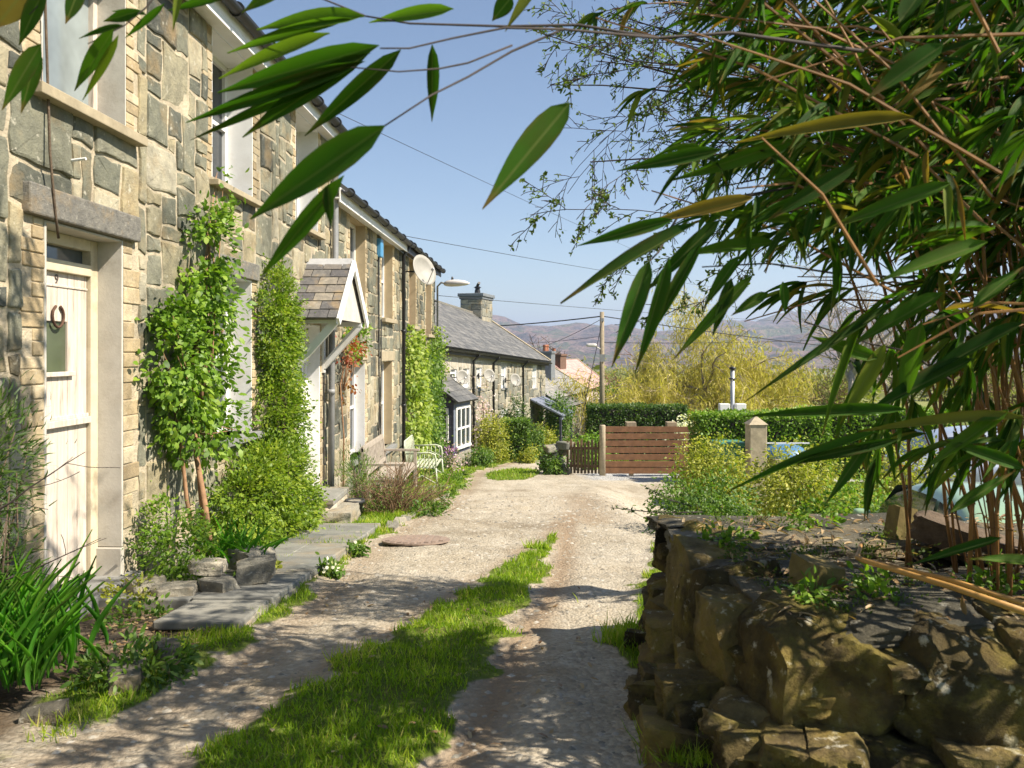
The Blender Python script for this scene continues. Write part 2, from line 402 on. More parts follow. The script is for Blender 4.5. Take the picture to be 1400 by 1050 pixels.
def mottle(name, dark, scale, rib, tipamt=.85):
    m = M[name]; nt = m.node_tree; b = next(n for n in nt.nodes if n.type == 'BSDF_PRINCIPLED'); src = b.inputs['Base Color'].links[0].from_socket
    sx = N(nt, 'ShaderNodeSeparateXYZ'); nt.links.new(attr(nt, 'leafco', 'Vector'), sx.inputs[0])
    ac = mth(nt, 'ABSOLUTE', sx.outputs[1])
    n1 = nz(nt, scale, 5, .65)
    c = mix(nt, ramp(nt, n1, [(.45, (0,)*3), (.75, (.6,)*3)]), src, dark)
    st = N(nt, 'ShaderNodeMath', operation='SINE'); nt.links.new(mth(nt, 'MULTIPLY', sx.outputs[1], 170), st.inputs[0])
    c = mix(nt, mth(nt, 'MULTIPLY', mth(nt, 'ADD', st.outputs[0], 1), .16), c, mix(nt, 1.0, c, (.45, .5, .45), 'MULTIPLY'))
    c = mix(nt, ramp(nt, ac, [(.0, (.75,)*3), (.035, (.5,)*3), (.06, (0,)*3)]), c, rib)
    tip = mth(nt, 'ADD', sx.outputs[0], mth(nt, 'MULTIPLY', mth(nt, 'ADD', n1, sx.outputs[2]), .22))
    c = mix(nt, ramp(nt, tip, [(1.06, (0,)*3), (1.14, (.85,)*3)]) if False else ramp(nt, mth(nt, 'MULTIPLY', tip, .7), [(.74, (0,)*3), (.82, (tipamt,)*3)]), c, (.20, .10, .035))
    edge = ramp(nt, mth(nt, 'ADD', ac, mth(nt, 'MULTIPLY', n1, .2)), [(.46, (0,)*3), (.6, (.6*min(1, tipamt),)*3)])
    c = mix(nt, edge, c, (.16, .09, .03))
    nt.links.new(c, b.inputs['Base Color'])
    bp = N(nt, 'ShaderNodeBump'); bp.inputs['Strength'].default_value = .3; bp.inputs['Distance'].default_value = .003
    nt.links.new(mth(nt, 'ADD', st.outputs[0], mth(nt, 'MULTIPLY', n1, 3)), bp.inputs['Height']); nt.links.new(bp.outputs[0], b.inputs['Normal'])
def slatemat(name, c1, c2, mort, w=.3, h=.22):
    m, nt, out = newmat(name)
    v = attr(nt, 'ruv', 'Vector')
    b = N(nt, 'ShaderNodeTexBrick', offset=.5); nt.links.new(v, b.inputs['Vector'])
    for k, val in (('Scale', 1), ('Mortar Size', .008), ('Mortar Smooth', .3), ('Bias', 0), ('Brick Width', w), ('Row Height', h)): b.inputs[k].default_value = val
    b.inputs['Color1'].default_value = (*c1, 1); b.inputs['Color2'].default_value = (*c2, 1); b.inputs['Mortar'].default_value = (*mort, 1)
    n = nz(nt, 2.5, 8, .7)
    c = mix(nt, 1.0, b.outputs[0], ramp(nt, n, [(.3, (.6,.6,.61)), (.7, (1.35,1.32,1.22))]), 'MULTIPLY')
    hgt = mth(nt, 'SUBTRACT', mth(nt, 'MULTIPLY', nz(nt, 9, 5), .5), b.outputs['Fac'])
    bsdf(nt, out, c, .65, hgt, .8, .02, spec=.35); M[name] = m
slatemat('slate_roof_far', (.09,.092,.095), (.175,.17,.165), (.035,.035,.035), .34, .26)
slatemat('slate_roof_pale', (.22,.22,.22), (.29,.275,.25), (.10,.10,.10))
leafmat('leaf_climber', [(0, (.045,.10,.01)), (.5, (.125,.23,.018)), (.85, (.23,.34,.035)), (1, (.32,.39,.07))])
leafmat('leaf_cotone', [(0, (.05,.10,.01)), (.5, (.15,.235,.018)), (1, (.32,.37,.04))])
leafmat('leaf_ivy', [(0, (.06,.12,.012)), (.5, (.24,.32,.04)), (1, (.45,.48,.14))])
leafmat('leaf_dark', [(0, (.022,.05,.01)), (.6, (.06,.115,.018)), (1, (.13,.19,.03))])
leafmat('leaf_hedge', [(0, (.035,.08,.012)), (.5, (.09,.17,.02)), (1, (.2,.28,.04))])
leafmat('leaf_yellow', [(0, (.11,.14,.02)), (.5, (.28,.30,.035)), (1, (.46,.42,.06))])
leafmat('leaf_willow', [(0, (.24,.20,.05)), (.5, (.43,.36,.085)), (1, (.62,.53,.17))], .4)
leafmat('leaf_sword', [(0, (.05,.19,.015)), (.6, (.11,.34,.02)), (1, (.22,.45,.04))], .4)
leafmat('leaf_bamboo', [(0, (.022,.065,.006)), (.45, (.045,.125,.010)), (.75, (.095,.19,.016)), (.9, (.18,.22,.03)), (1, (.30,.16,.04))], .38, .62, .16)
mottle('leaf_bamboo', (.075,.06,.012), 9, (.17,.20,.05), .8)
mottle('leaf_sword', (.10,.14,.02), 7, (.10,.25,.03), .25)
leafmat('leaf_bud', [(0, (.05,.10,.015)), (1, (.17,.22,.04))], .4)
leafmat('leaf_red', [(0, (.13,.02,.015)), (.5, (.28,.06,.02)), (1, (.33,.22,.05))])
leafmat('leaf_wood', [(0, (.08,.085,.025)), (.4, (.17,.18,.045)), (.75, (.25,.26,.06)), (1, (.30,.24,.10))])
leafmat('leaf_moss', [(0, (.04,.08,.01)), (1, (.13,.18,.02))])
leafmat('grass_blade', [(0, (.09,.165,.008)), (.5, (.21,.325,.016)), (.85, (.35,.43,.032)), (1, (.48,.43,.13))], .4)
leafmat('dry_leaf', [(0, (.17,.09,.04)), (.6, (.33,.22,.11)), (1, (.48,.36,.2))], .2)
leafmat('petal_white', [(0, (.75,.73,.6)), (1, (.85,.82,.65))], .3)
leafmat('petal_yellow', [(0, (.75,.52,.03)), (1, (.8,.65,.08))], .3)
leafmat('petal_purple', [(0, (.22,.08,.32)), (1, (.45,.2,.5))], .3)
leafmat('petal_blush', [(0, (.5,.3,.35)), (1, (.8,.68,.66))], .3)

# ---------------------------------------------------------------- terrain
BX = [-40, -10, 0, 26, 40, 60, 100, 200, 400, 1000, 1500, 9000]
BZ = [3.5, 1.2, .30, -2.25, -3.25, -4.1, -5.6, -9.5, -15, -28, -34, -40]
def gz(x, y):
    b = np.interp(y, BX, BZ)
    r = ss(1.5, 3.2, x)*ss(4.3, 5.6, y)*(1-ss(13, 20, y))*-.75
    bed = ss(.86, 1.1, x)*(1-ss(3.4, 4.2, x))*ss(2.60, 2.80, y)*(1-ss(4.35, 4.75, y))
    bed2 = ss(.86, 1.1, x)*(1-ss(3.4, 4.2, x))
    return (b+r)*(1-bed)+.45*bed
def g(x, y): return float(gz(np.array(float(x)), np.array(float(y))))
sl = lambda Y: np.interp(Y, [0, 2.9, 4.2, 4.85, 6.2, 7.6, 9, 11.5], [-1.6, -1.12, -.85, -.68, -.34, .06, .44, .74])
sr = lambda Y: np.interp(Y, [0, 2.9, 3.55, 4.85, 6.2, 7.6, 9, 11.5], [-.42, -.29, -.19, .0, .24, .40, .50, .76])
ll = lambda Y: np.interp(Y, [0, 2.9, 4, 5, 8, 10, 11.8, 15, 18, 20, 23, 26, 32], [-1.85, -1.70, -1.52, -1.46, -1.50, -1.38, -1.12, -1.05, -.98, -1.02, -1.0, -.55, .8])
lr = lambda Y: np.interp(Y, [0, 4.5, 6, 8, 10, 12.5, 15, 17, 20, 22], [.50, .56, .95, 1.35, 1.9, 2.7, 4.0, 4.6, 5.2, 5.2])
def fbm(X, Y, s, o=4):
    out = np.zeros(X.shape); a = 1.0
    flat = out.ravel(); xs = X.ravel(); ys = Y.ravel()
    for i in range(len(flat)):
        flat[i] = noise.fractal(Vector((xs[i]*s, ys[i]*s, 3.3)), .6, 2.0, o)
    return flat.reshape(X.shape)
def masks(X, Y):
    n = fbm(X, Y, 2.2, 4)*.12; n2 = fbm(X+40, Y, 6, 3)*.06
    j = n+n2
    strip = ss(-.06, .10, np.minimum(X-sl(Y)+j, sr(Y)-X+j))*(1-ss(8.6, 10.2, Y+j*6)*.75)
    strip *= np.clip(1-ss(10.5, 12.5, Y), 0, 1)
    left = ss(-.04, .12, ll(Y)-X+j*1.3)*(1-ss(26, 28, Y))*(.42+.58*ss(3.1, 3.7, Y))
    right = ss(-.04, .14, X-lr(Y)+j*1.3)
    isl = ss(-.3, .12, 1-((X-.03-(Y-21.5)*.09)/.66)**2-((Y-21.7)/2.7)**2+j*2)
    far = ss(25.0, 27, Y-X*.0)*ss(.3, .6, np.abs(X-(.3+(Y-25)*.27))-.8+j)
    grass = np.clip(np.maximum.reduce([strip, left*.9, right, isl, far]), 0, 1)
    park = ss(2.6, 3.4, X)*ss(4.5, 5.5, Y)*(1-ss(12.5, 13.2, Y))
    grav = ss(.0, .5, X-1.7+j*3)*ss(18.8, 19.8, Y+j*4)*(1-ss(22.2, 22.6, Y))
    soil = np.maximum(ss(.8, 1.0, X)*ss(2.5, 2.7, Y)*(1-ss(4.8, 5.0, Y))*(1-ss(3.6, 4.4, X)), ss(-.1, .15, -2.02-X+j)*(1-ss(4.3, 5.3, Y)))
    soil = np.maximum(soil, ss(.0, .1, -1.70-X+j*.6)*ss(4.3, 4.7, Y)*(1-ss(5.3, 5.6, Y))*.9)
    grass = grass*(1-park)*(1-grav)*(1-soil*.95)
    edge = np.exp(-((X-sr(Y)-.10)/.13)**2)*(1-ss(11, 13, Y))*.9+np.exp(-((X-sl(Y)+.05)/.10)**2)*.5*(1-ss(10, 12, Y))
    edge = np.maximum(edge, ss(9.5, 11, Y)*(1-ss(14, 17, Y))*np.exp(-((X-1.0-(Y-10)*.05)/.35)**2)*.6)
    edge = np.maximum(edge, np.exp(-((X-ll(Y)-.12)/.2)**2)*.55)
    return grass, np.clip(edge, 0, 1), np.clip(soil, 0, 1), np.clip(np.maximum(grav, park*.6), 0, 1)
xs = np.unique(np.concatenate([np.arange(-3.6, 3.0, .05), np.arange(3.0, 8, .2), -3.6-np.geomspace(.1, 6000, 40), 8+np.geomspace(.2, 6000, 45)]))
ys = np.unique(np.concatenate([np.arange(.8, 8.0, .045), np.arange(8.0, 14, .08), np.arange(14, 30, .16), np.arange(30, 60, 1.0), 60+np.geomspace(1, 8000, 60), .8-np.geomspace(.1, 250, 25)]))
XX, YY = np.meshgrid(xs, ys); ZZ = gz(XX, YY)
fine = (XX > -3.7) & (XX < 8.5) & (YY > .5) & (YY < 30)
gm = np.ones(XX.shape); em = np.zeros(XX.shape); sm_ = np.zeros(XX.shape); vm = np.zeros(XX.shape)
a, b_, c_, d_ = masks(XX[fine], YY[fine]); gm[fine], em[fine], sm_[fine], vm[fine] = a, b_, c_, d_
hh = np.zeros(XX.shape); hh[fine] = fbm(XX[fine], YY[fine], 1.1, 3)*.035+fbm(XX[fine]+9, YY[fine], 7, 3)*.010
lane_ = (XX > ll(YY)-.05) & (XX < lr(YY)+.1) & (YY < 26)
ZZ += np.where(fine, hh+gm*.02-em*.012, 0)+sm_*np.where(fine, fbm(XX*1., YY*1., 9, 3), 0)*.03 if False else np.where(fine, hh+gm*.02-em*.012, 0)
nx, ny = len(xs), len(ys)
idx = np.arange(nx*ny).reshape(ny, nx)
FQ = np.stack([idx[:-1, :-1], idx[:-1, 1:], idx[1:, 1:], idx[1:, :-1]], -1).reshape(-1, 4)
m, nt, out = newmat('ground_mix'); M['ground_mix'] = m
P = coord(nt)
nA = nz(nt, 1.4, 6, .65, P); nB = nz(nt, 9, 8, .75, P); nC = nz(nt, 55, 4, .7, P)
vor = N(nt, 'ShaderNodeTexVoronoi', feature='F1'); vor.inputs['Scale'].default_value = 42; nt.links.new(P, vor.inputs['Vector'])
vor2 = N(nt, 'ShaderNodeTexVoronoi', feature='F1'); vor2.inputs['Scale'].default_value = 17; nt.links.new(P, vor2.inputs['Vector'])
lane = mix(nt, ramp(nt, nA, [(.38, (0,)*3), (.62, (1,)*3)]), (.34,.29,.215), (.44,.395,.32))
lane = mix(nt, ramp(nt, nB, [(.5, (0,)*3), (.7, (.7,)*3)]), lane, (.27,.215,.15))
sp = N(nt, 'ShaderNodeSeparateColor'); nt.links.new(vor.outputs['Color'], sp.inputs[0])
lane = mix(nt, .38, lane, ramp(nt, sp.outputs[0], [(0, (.19,.165,.13)), (.35, (.35,.31,.24)), (.8, (.45,.40,.32)), (1, (.6,.56,.47))]))
nD = nz(nt, .55, 7, .72, P)
lane = mix(nt, 1.0, lane, ramp(nt, nD, [(.32, (.62,.58,.52)), (.48, (1,.99,.97)), (.66, (1.18,1.17,1.15))]), 'MULTIPLY')
lane = mix(nt, attr(nt, 'edge'), lane, mix(nt, nB, (.20,.135,.08), (.33,.245,.16)))
grav = ramp(nt, sp.outputs[1], [(0, (.17,.17,.165)), (.5, (.36,.36,.35)), (1, (.58,.57,.54))])
lane = mix(nt, attr(nt, 'gravel'), lane, grav)
gr = mix(nt, nB, (.06,.10,.012), (.16,.20,.028))
gr = mix(nt, ramp(nt, nA, [(.5, (0,)*3), (.75, (.6,)*3)]), gr, (.17,.13,.05))
soil = mix(nt, nB, (.05,.036,.022), (.15,.105,.065))
col = mix(nt, ramp(nt, mth(nt, 'ADD', attr(nt, 'grass'), mth(nt, 'MULTIPLY', mth(nt, 'SUBTRACT', nB, .5), .6)), [(.4, (0,)*3), (.6, (1,)*3)]), lane, gr)
col = mix(nt, attr(nt, 'soil'), col, soil)
bump = mth(nt, 'ADD', mth(nt, 'ADD', nB, mth(nt, 'MULTIPLY', nC, .4)), mth(nt, 'MULTIPLY', mth(nt, 'SUBTRACT', 1, vor.outputs['Distance']), .5))
bump = mth(nt, 'ADD', bump, mth(nt, 'MULTIPLY', mth(nt, 'SUBTRACT', 1, vor2.outputs['Distance']), .35))
# farmland pattern far away
fld = N(nt, 'ShaderNodeTexVoronoi', feature='F1'); fld.inputs['Scale'].default_value = .012; nt.links.new(P, fld.inputs['Vector'])
fs = N(nt, 'ShaderNodeSeparateColor'); nt.links.new(fld.outputs['Color'], fs.inputs[0])
fcol = ramp(nt, fs.outputs[0], [(0, (.16,.20,.05)), (.4, (.24,.27,.07)), (.7, (.25,.21,.09)), (1, (.13,.14,.05))])
col = mix(nt, attr(nt, 'farm'), col, mix(nt, nz(nt, .05, 6, .7, P), fcol, (.17,.15,.06)))
bsdf(nt, out, col, .92, bump, .9, .024, spec=.2)
gme = npmesh('ground', np.stack([XX, YY, ZZ], -1).reshape(-1, 3), FQ, 4, None, 'ground_mix', True)
for nm, arr in (('grass', gm), ('edge', em), ('soil', sm_), ('gravel', vm), ('farm', ss(60, 140, np.hypot(XX, YY)))):
    a = gme.attributes.new(nm, 'FLOAT', 'POINT'); a.data.foreach_set('value', arr.ravel().astype(np.float32))
ground = obj('ground', gme); ground['kind'] = 'structure'
from mathutils.bvhtree import BVHTree
# hills
m, nt, out = newmat('hill_cover'); M['hill_cover'] = m
P = coord(nt)
h1 = nz(nt, .006, 8, .7, P); h2 = nz(nt, .02, 6, .7, P)
c = ramp(nt, h1, [(.34, (.02,.03,.02)), (.44, (.17,.115,.095)), (.5, (.33,.21,.16)), (.57, (.10,.13,.04)), (.66, (.32,.22,.14))])
c = mix(nt, ramp(nt, h2, [(.5, (0,)*3), (.62, (.8,)*3)]), c, (.055,.06,.04))
bsdf(nt, out, c, .95, mth(nt, 'ADD', h2, mth(nt, 'MULTIPLY', h1, 2.0)), 1.0, 40, spec=.1)
hx = np.linspace(-3000, 4200, 190); hy = np.concatenate([np.linspace(1150, 4200, 100)])
HX, HY = np.meshgrid(hx, hy)
ang = HX/HY  # bearing
prof = np.interp(ang, [-1, -.3, -.05, .0, .05, .11, .2, .27, .36, .45, .6, 1], [150, 140, 125, 112, 96, 104, 112, 120, 150, 180, 190, 160])
nn = fbm(HX, HY, .0016, 6)
rise = ss(1300, 3400, HY)*(1-ss(3500, 4300, HY)*.4)
low = ss(1250, 2300, HY)*55*(1+nn*.8)
HZm = -42+ rise*(prof+46)*(1+nn*.30)*.86 + low*ss(0, 1, 1-rise)*.5 + nn*14*ss(1200, 1500, HY)
i2 = np.arange(HX.size).reshape(HX.shape)
HF = np.stack([i2[:-1, :-1], i2[:-1, 1:], i2[1:, 1:], i2[1:, :-1]], -1).reshape(-1, 4)
hills = obj('hills', npmesh('hills', np.stack([HX, HY, HZm], -1).reshape(-1, 3), HF, 4, None, 'hill_cover', True)); hills['kind'] = 'structure'

# ---------------------------------------------------------------- rubble facade
def rubble(L0, L1, zlo, zhi, openings, cell=.125, seed=1, zmin=None, wmax=5, hmax=4, gap=.013, dmin=.004, dmax=.022):
    rd = random.Random(seed); mb = MB()
    ny_ = int(round((L1-L0)/cell)); nz_ = int(round((zhi-zlo)/cell)); cy = (L1-L0)/ny_; cz = (zhi-zlo)/nz_
    occ = [[False]*nz_ for _ in range(ny_)]
    for i in range(ny_):
        for k in range(nz_):
            y, z = L0+(i+.5)*cy, zlo+(k+.5)*cz
            if zmin and z < zmin(y)-.25: occ[i][k] = True
            for (a, b, c, d) in openings:
                if a < y < b and c < z < d: occ[i][k] = True
    jit = {}
    def J(i, k):
        if (i, k) not in jit:
            jit[(i, k)] = (L0+i*cy+(rd.uniform(-.16, .16)*cy if 0 < i < ny_ else 0), zlo+k*cz+(rd.uniform(-.13, .13)*cz if 0 < k < nz_ else 0))
        return jit[(i, k)]
    for k in range(nz_):
        for i in range(ny_):
            if occ[i][k]: continue
            w = rd.choice([1, 2, 3, 3, 4, 4, wmax, wmax+1]); h = rd.choice([1, 2, 2, 3, 3, hmax]) if w > 2 else rd.choice([1, 2, 2])
            w0 = 0
            while w0 < w and i+w0 < ny_ and not occ[i+w0][k]: w0 += 1
            w = w0; h0 = 0
            while h0 < h and k+h0 < nz_ and all(not occ[i+q][k+h0] for q in range(w)): h0 += 1
            h = h0
            for q in range(w):
                for t in range(h): occ[i+q][k+t] = True
            # boundary points of the stone, walked round the lattice
            ring = [J(i+q, k) for q in range(w)]+[J(i+w, k+t) for t in range(h)]+[J(i+q, k+h) for q in range(w, 0, -1)]+[J(i, k+t) for t in range(h, 0, -1)]
            corners = {0, w, w+h, 2*w+h}
            cxm = sum(p[0] for p in ring)/len(ring); czm = sum(p[1] for p in ring)/len(ring)
            pts = []
            n = len(ring)
            for q, p in enumerate(ring):
                if q in corners:
                    a, b = ring[q-1], ring[(q+1) % n]; f = rd.uniform(.03, .13)
                    pts += [(p[0]+(a[0]-p[0])*f, p[1]+(a[1]-p[1])*f), (p[0]+(b[0]-p[0])*f, p[1]+(b[1]-p[1])*f)]
                else: pts.append((p[0]*.8+(ring[q-1][0]+ring[(q+1) % n][0])*.1, p[1]*.8+(ring[q-1][1]+ring[(q+1) % n][1])*.1))
            ins = []
            for (y, z) in pts:
                dy, dz = y-cxm, z-czm
                l = math.hypot(dy, dz)
                s_ = gap*rd.uniform(.6, 1.5)/max(l, .03); s_ = min(s_, .4)
                ins.append((y-dy*s_*1.1, z-dz*s_*1.1))
            d = rd.uniform(dmin, dmax); n = len(ins); r = rd.random()
            tl, tz = rd.uniform(-.035, .035), rd.uniform(-.035, .035)
            vs = [(-.01, y, z) for y, z in ins]
            for f, dd in ((.95, .7), (.88, 1.0)):
                for (y, z) in ins:
                    ey, ez = (y-cxm), (z-czm); l = math.hypot(ey, ez); f2 = 1-min((1-f), (.008 if f > .9 else .028)/max(l, .02))
                    vs.append((d*dd+tl*ey*f2+tz*ez*f2+rd.uniform(-.003, .003), cxm+ey*f2, czm+ez*f2))
            vs.append((d+rd.uniform(-.004, .01), cxm, czm))
            fsx = []
            for lay in range(2):
                for q in range(n): fsx.append((lay*n+q, lay*n+(q+1) % n, (lay+1)*n+(q+1) % n, (lay+1)*n+q))
            for q in range(n): fsx.append((2*n+q, 2*n+(q+1) % n, 3*n))
            mb.add(vs, fsx, r)
    return mb
def backing(L0, L1, zlo, zhi, openings, t=.45):
    mb = MB()
    for y0, y1 in zip(*(lambda e: (e[:-1], e[1:]))(sorted({L0, L1}|{v for o in openings for v in o[:2] if L0 < v < L1}))):
        cur = zlo
        for (a, b, c, d) in sorted([o for o in openings if o[0] <= y0+1e-6 and o[1] >= y1-1e-6], key=lambda o: o[2]):
            if c > cur: mb.box((-t, y0, cur), (0, y1, c))
            cur = d
        if zhi > cur: mb.box((-t, y0, cur), (0, y1, zhi))
    return mb
def quoins(y, z0, z1, side, seed, h=.082, w=(.12, .23), prj=.009):
    rd = random.Random(seed); mb = MB(); z = z0; k = 0
    while z < z1-.02:
        hh = min(h*rd.uniform(.9, 1.15), z1-z); ww = w[k//2 % 2]*rd.uniform(.92, 1.06)
        a, b = (y, y+ww) if side > 0 else (y-ww, y)
        mb.box((-.02, a+.004, z+.004), (prj*rd.uniform(.5, 1.4), b-.004+rd.uniform(-.012, .004), z+hh-.004), rd.random()); z += hh; k += 1
    return mb
def window(par, y0, y1, z0, z1, dep=.24, frame='white_paint', reveal='reveal_white', pane='glass_dark', bars=((), (.5,)), sill='sill_stone', sl_=(.09, .06, .10), quoin=True, seed=1, mull=0, fw=.055):
    """recessed window in wall plane x=0"""
    rv = MB()
    rv.box((-dep-.05, y0, z0), (.002, y0+.012, z1)).box((-dep-.05, y1-.012, z0), (.004, y1, z1)).box((-dep-.05, y0+.012, z1-.012), (.001, y1-.012, z1))
    w = MB()
    a, b, c, d = y0+.012, y1-.012, z0+.0, z1-.012
    X0, X1 = -dep-.05, -dep
    w.box((X0, a, c), (X1, a+fw, d)).box((X0, b-fw, c), (X1, b, d)).box((X0, a+fw, d-fw), (X1-.001, b-fw, d)).box((X0, a+fw, c), (X1-.001, b-fw, c+fw))
    for f in bars[0]: yy = a+(b-a)*f; w.box((X0+.004, yy-.018, c+fw), (X1-.006, yy+.018, d-fw))
    for f in bars[1]: zz = c+(d-c)*f; w.box((X0+.006, a+fw, zz-.022), (X1+.006, b-fw, zz+.022))
    fo = w.build('window', frame, par, bevel=.004)
    MB().box((X0-.01, a+.01, c+.01), (X0+.012, b-.01, d-.01)).build('pane', pane, fo)
    rv.build('reveal', reveal, fo)
    if sill: MB().box((-dep-.02, y0-sl_[2], z0-sl_[1]), (sl_[0], y1+sl_[2], z0)).build('sill', sill, fo, bevel=.006)
    if quoin:
        for q in (quoins(y0, z0, z1, -1, seed), quoins(y1, z0, z1, 1, seed+5)): q.build('jamb_brickwork', 'cream_brick', fo, bevel=.006)
    return fo
def half_gutter(mb, y0, y1, za, zb, x=.14, r=.06):
    n = 8; prof = [(x-r*math.cos(math.pi*i/n), -r*math.sin(math.pi*i/n)) for i in range(n+1)]
    prof2 = [(x-(r-.008)*math.cos(math.pi*i/n), -(r-.008)*math.sin(math.pi*i/n)) for i in range(n, -1, -1)]
    P_ = prof+prof2; k = len(P_)
    vs = [(p, y0, za+q) for p, q in P_]+[(p, y1, zb+q) for p, q in P_]
    mb.add(vs, [(i, (i+1) % k, k+(i+1) % k, k+i) for i in range(k)]+[tuple(range(k)), tuple(range(2*k-1, k-1, -1))])
def gutter(par, y0, y1, za, zb, mat='black_iron', x=.14, step=.9, r=.06):
    mb = MB(); half_gutter(mb, y0, y1, za, zb, x, r)
    yy = y0+.3
    while yy < y1:
        z = za+(zb-za)*(yy-y0)/(y1-y0); mb.lathe((x, yy, z-.002), [(r+.012, -.02), (r+.012, .02)], 14, 'y')
        yy += step
    return mb.build('gutter', mat, par)
def roof_slab(mb, A, B, C, D, t=.06):
    """A,B eave points, C,D ridge points (C over B, D over A)"""
    A, B, C, D = map(Vector, (A, B, C, D)); n = (B-A).cross(D-A).normalized()
    if n.z < 0: n = -n
    l, s_ = (B-A).length, (D-A).length
    uv = [(0, 0, 0), (l, 0, 0), (l, s_, 0), (0, s_, 0)]
    mb.add([A+n*t, B+n*t, C+n*t, D+n*t, A, B, C, D], [(0, 1, 2, 3), (7, 6, 5, 4), (0, 4, 5, 1), (1, 5, 6, 2), (2, 6, 7, 3), (3, 7, 4, 0)], .5, uv+uv)
# ---------------------------------------------------------------- the near terrace
R1 = Frame(-3.04, 0, .035, 1)
gb = lambda y: g(-3.04+.035*y, y)
def shell(par, y0, y1, ztop, ze, zr, ops, seed, depth=5.4, mort='mortar', stone='rubble_stone', zlo=None, **kw):
    zlo = zlo if zlo is not None else gb(y1)-.35
    so = [(a-.17, b+.17, c-(.0 if not big else .0), d+.0) for (a, b, c, d, big) in ops]
    raw = [(a, b, c, d) for (a, b, c, d, _) in ops]
    bk = backing(y0, y1, zlo, ztop, raw)
    bk.prism([(-.45, y0, zlo), (-depth, y0, zlo), (-depth, y0, ztop), (-depth/2, y0, zr-.05), (-.45, y0, ztop)], (0, y1-y0, 0))
    w = bk.build('wall', mort, par)
    rubble(y0, y1, zlo, ztop, so, seed=seed, zmin=gb, **kw).build('stonework', stone, w)
    r = MB(); roof_slab(r, (.24, y0, ze), (.24, y1, ze), (-depth/2, y1, zr), (-depth/2, y0, zr))
    roof_slab(r, (-depth-.2, y1, ze), (-depth-.2, y0, ze), (-depth/2, y0, zr), (-depth/2, y1, zr))
    r.build('roof', 'slate_roof_far', par); return w
E1 = 11.75
# cottage with the worn stable door
c1 = thing('stone_cottage', 'stone cottage with worn cream stable door and horseshoe, nearest on the terrace', 'cottage', (0, 1.0, gb(1.0)), R1, 'terraced stone cottages')
ops1 = [(4.93, 5.86, -.2, 2.31, 1), (4.9, 5.9, 3.1, 4.5, 0), (2.0, 3.0, 3.1, 4.5, 0), (2.0, 3.0, .9, 2.25, 0)]
shell(c1, 1.0, 6.2, 4.5, 4.62, 7.0, ops1, 11)
def eaves(par, y0, y1, z, gm='black_iron', white=True, gy1=None):
    fz = MB().box((.0, y0, z), (.19, y1, z+.022)).box((.165, y0, z-.05), (.19, y1, z-.0005)).box((.165, y0, z+.0225), (.19, y1, z+.16))
    fz.build('fascia', 'white_paint' if white else 'black_iron', par, bevel=.004)
    gutter(par, y0, gy1 or y1, z+.14, z+.12, gm, .26)
eaves(c1, 1.0, 6.2, 4.5)
window(c1, 4.9, 5.9, 3.1, 4.5, .2, 'worn_white', 'reveal_grey', 'glass_pale', ((.33,), ()), 'sill_stone', (.10, .07, .14), seed=3)
window(c1, 2.0, 3.0, 3.1, 4.5, .2, 'worn_white', 'reveal_grey', 'glass_pale', ((.33,), ()), 'sill_stone', seed=4)
window(c1, 2.0, 3.0, .9, 2.25, .2, 'worn_white', 'reveal_grey', 'glass_grey', ((), (.5,)), 'sill_stone', seed=5)
MB().box((-.1, 4.72, 2.312), (.055, 6.03, 2.50)).build('lintel', 'lintel_slate', c1, bevel=.012)
dr = MB()   # frame of the door
D0, D1 = 4.95, 5.84
dr.box((-.27, D0, -.1), (-.17, D0+.09, 2.29)).box((-.27, D1-.09, -.1), (-.17, D1, 2.29)).box((-.27, D0+.09, 2.21), (-.172, D1-.09, 2.29)).box((-.27, D0+.09, 2.03), (-.165, D1-.09, 2.11))
dfo = dr.build('door_frame', 'cream_frame', c1, bevel=.006)
MB().box((-.255, D0+.08, 2.1), (-.235, D1-.08, 2.22)).build('transom_pane', 'glass_grey', dfo)
rv = MB(); rv.box((-.28, 4.93, -.12), (.006, 4.951, 2.305)).box((-.28, 5.839, .08), (.006, 5.86, 2.305)).box((-.28, 4.951, 2.291), (.005, 5.839, 2.306)).box((-.3, 5.815, -.14), (.012, 5.86, .075))
rv.build('reveal', 'reveal_grey', dfo, bevel=.004)
for q in (quoins(4.93, -.2, 2.31, -1, 21), quoins(5.86, .2, 2.31, 1, 23, .115, (.15, .24))): q.build('jamb_brickwork', 'cream_brick', dfo, bevel=.006)
dl = MB(); y = D0+.095; bw = (D1-D0-.19)/6
for k in range(6):
    a, b = y+k*bw, y+(k+1)*bw
    if k in (2, 3):
        dl.box((-.225, a+.002, -.08), (-.20, b-.002, 1.35)).box((-.225, a+.002, 1.70), (-.20, b-.002, 2.03))
    else: dl.box((-.225, a+.002, -.08), (-.20, b-.002, 2.03))
dl.box((-.24, y, -.08), (-.226, D1-.1, 1.35)).box((-.24, y, 1.7), (-.226, D1-.1, 2.03))
dl.box((-.20, y, .99), (-.165, D1-.095, 1.035)).box((-.20, y, 1.035), (-.185, D1-.095, 1.06)).box((-.20, y+1.6*bw, 1.33), (-.17, y+4.4*bw, 1.36)).box((-.20, y, 1.93), (-.192, D1-.095, 1.945))
door = dl.build('door', 'worn_white', c1, bevel=.003)
MB().box((-.222, y+2*bw, 1.34), (-.215, y+4*bw, 1.71)).build('pane', 'glass_olive', door)
hs = [(-.187, 5.385+.062*math.sin(t)*(1 if abs(t) < 2.2 else .86), 1.735-.075*math.cos(t)) for t in np.linspace(-2.65, 2.65, 19)]
MB().tube(hs, .0095, 6).build('horseshoe', 'rust_iron', door, True)
fc = bpy.data.curves.new('door_number', 'FONT'); fc.body = '9'; fc.size = .085; fc.extrude = .002
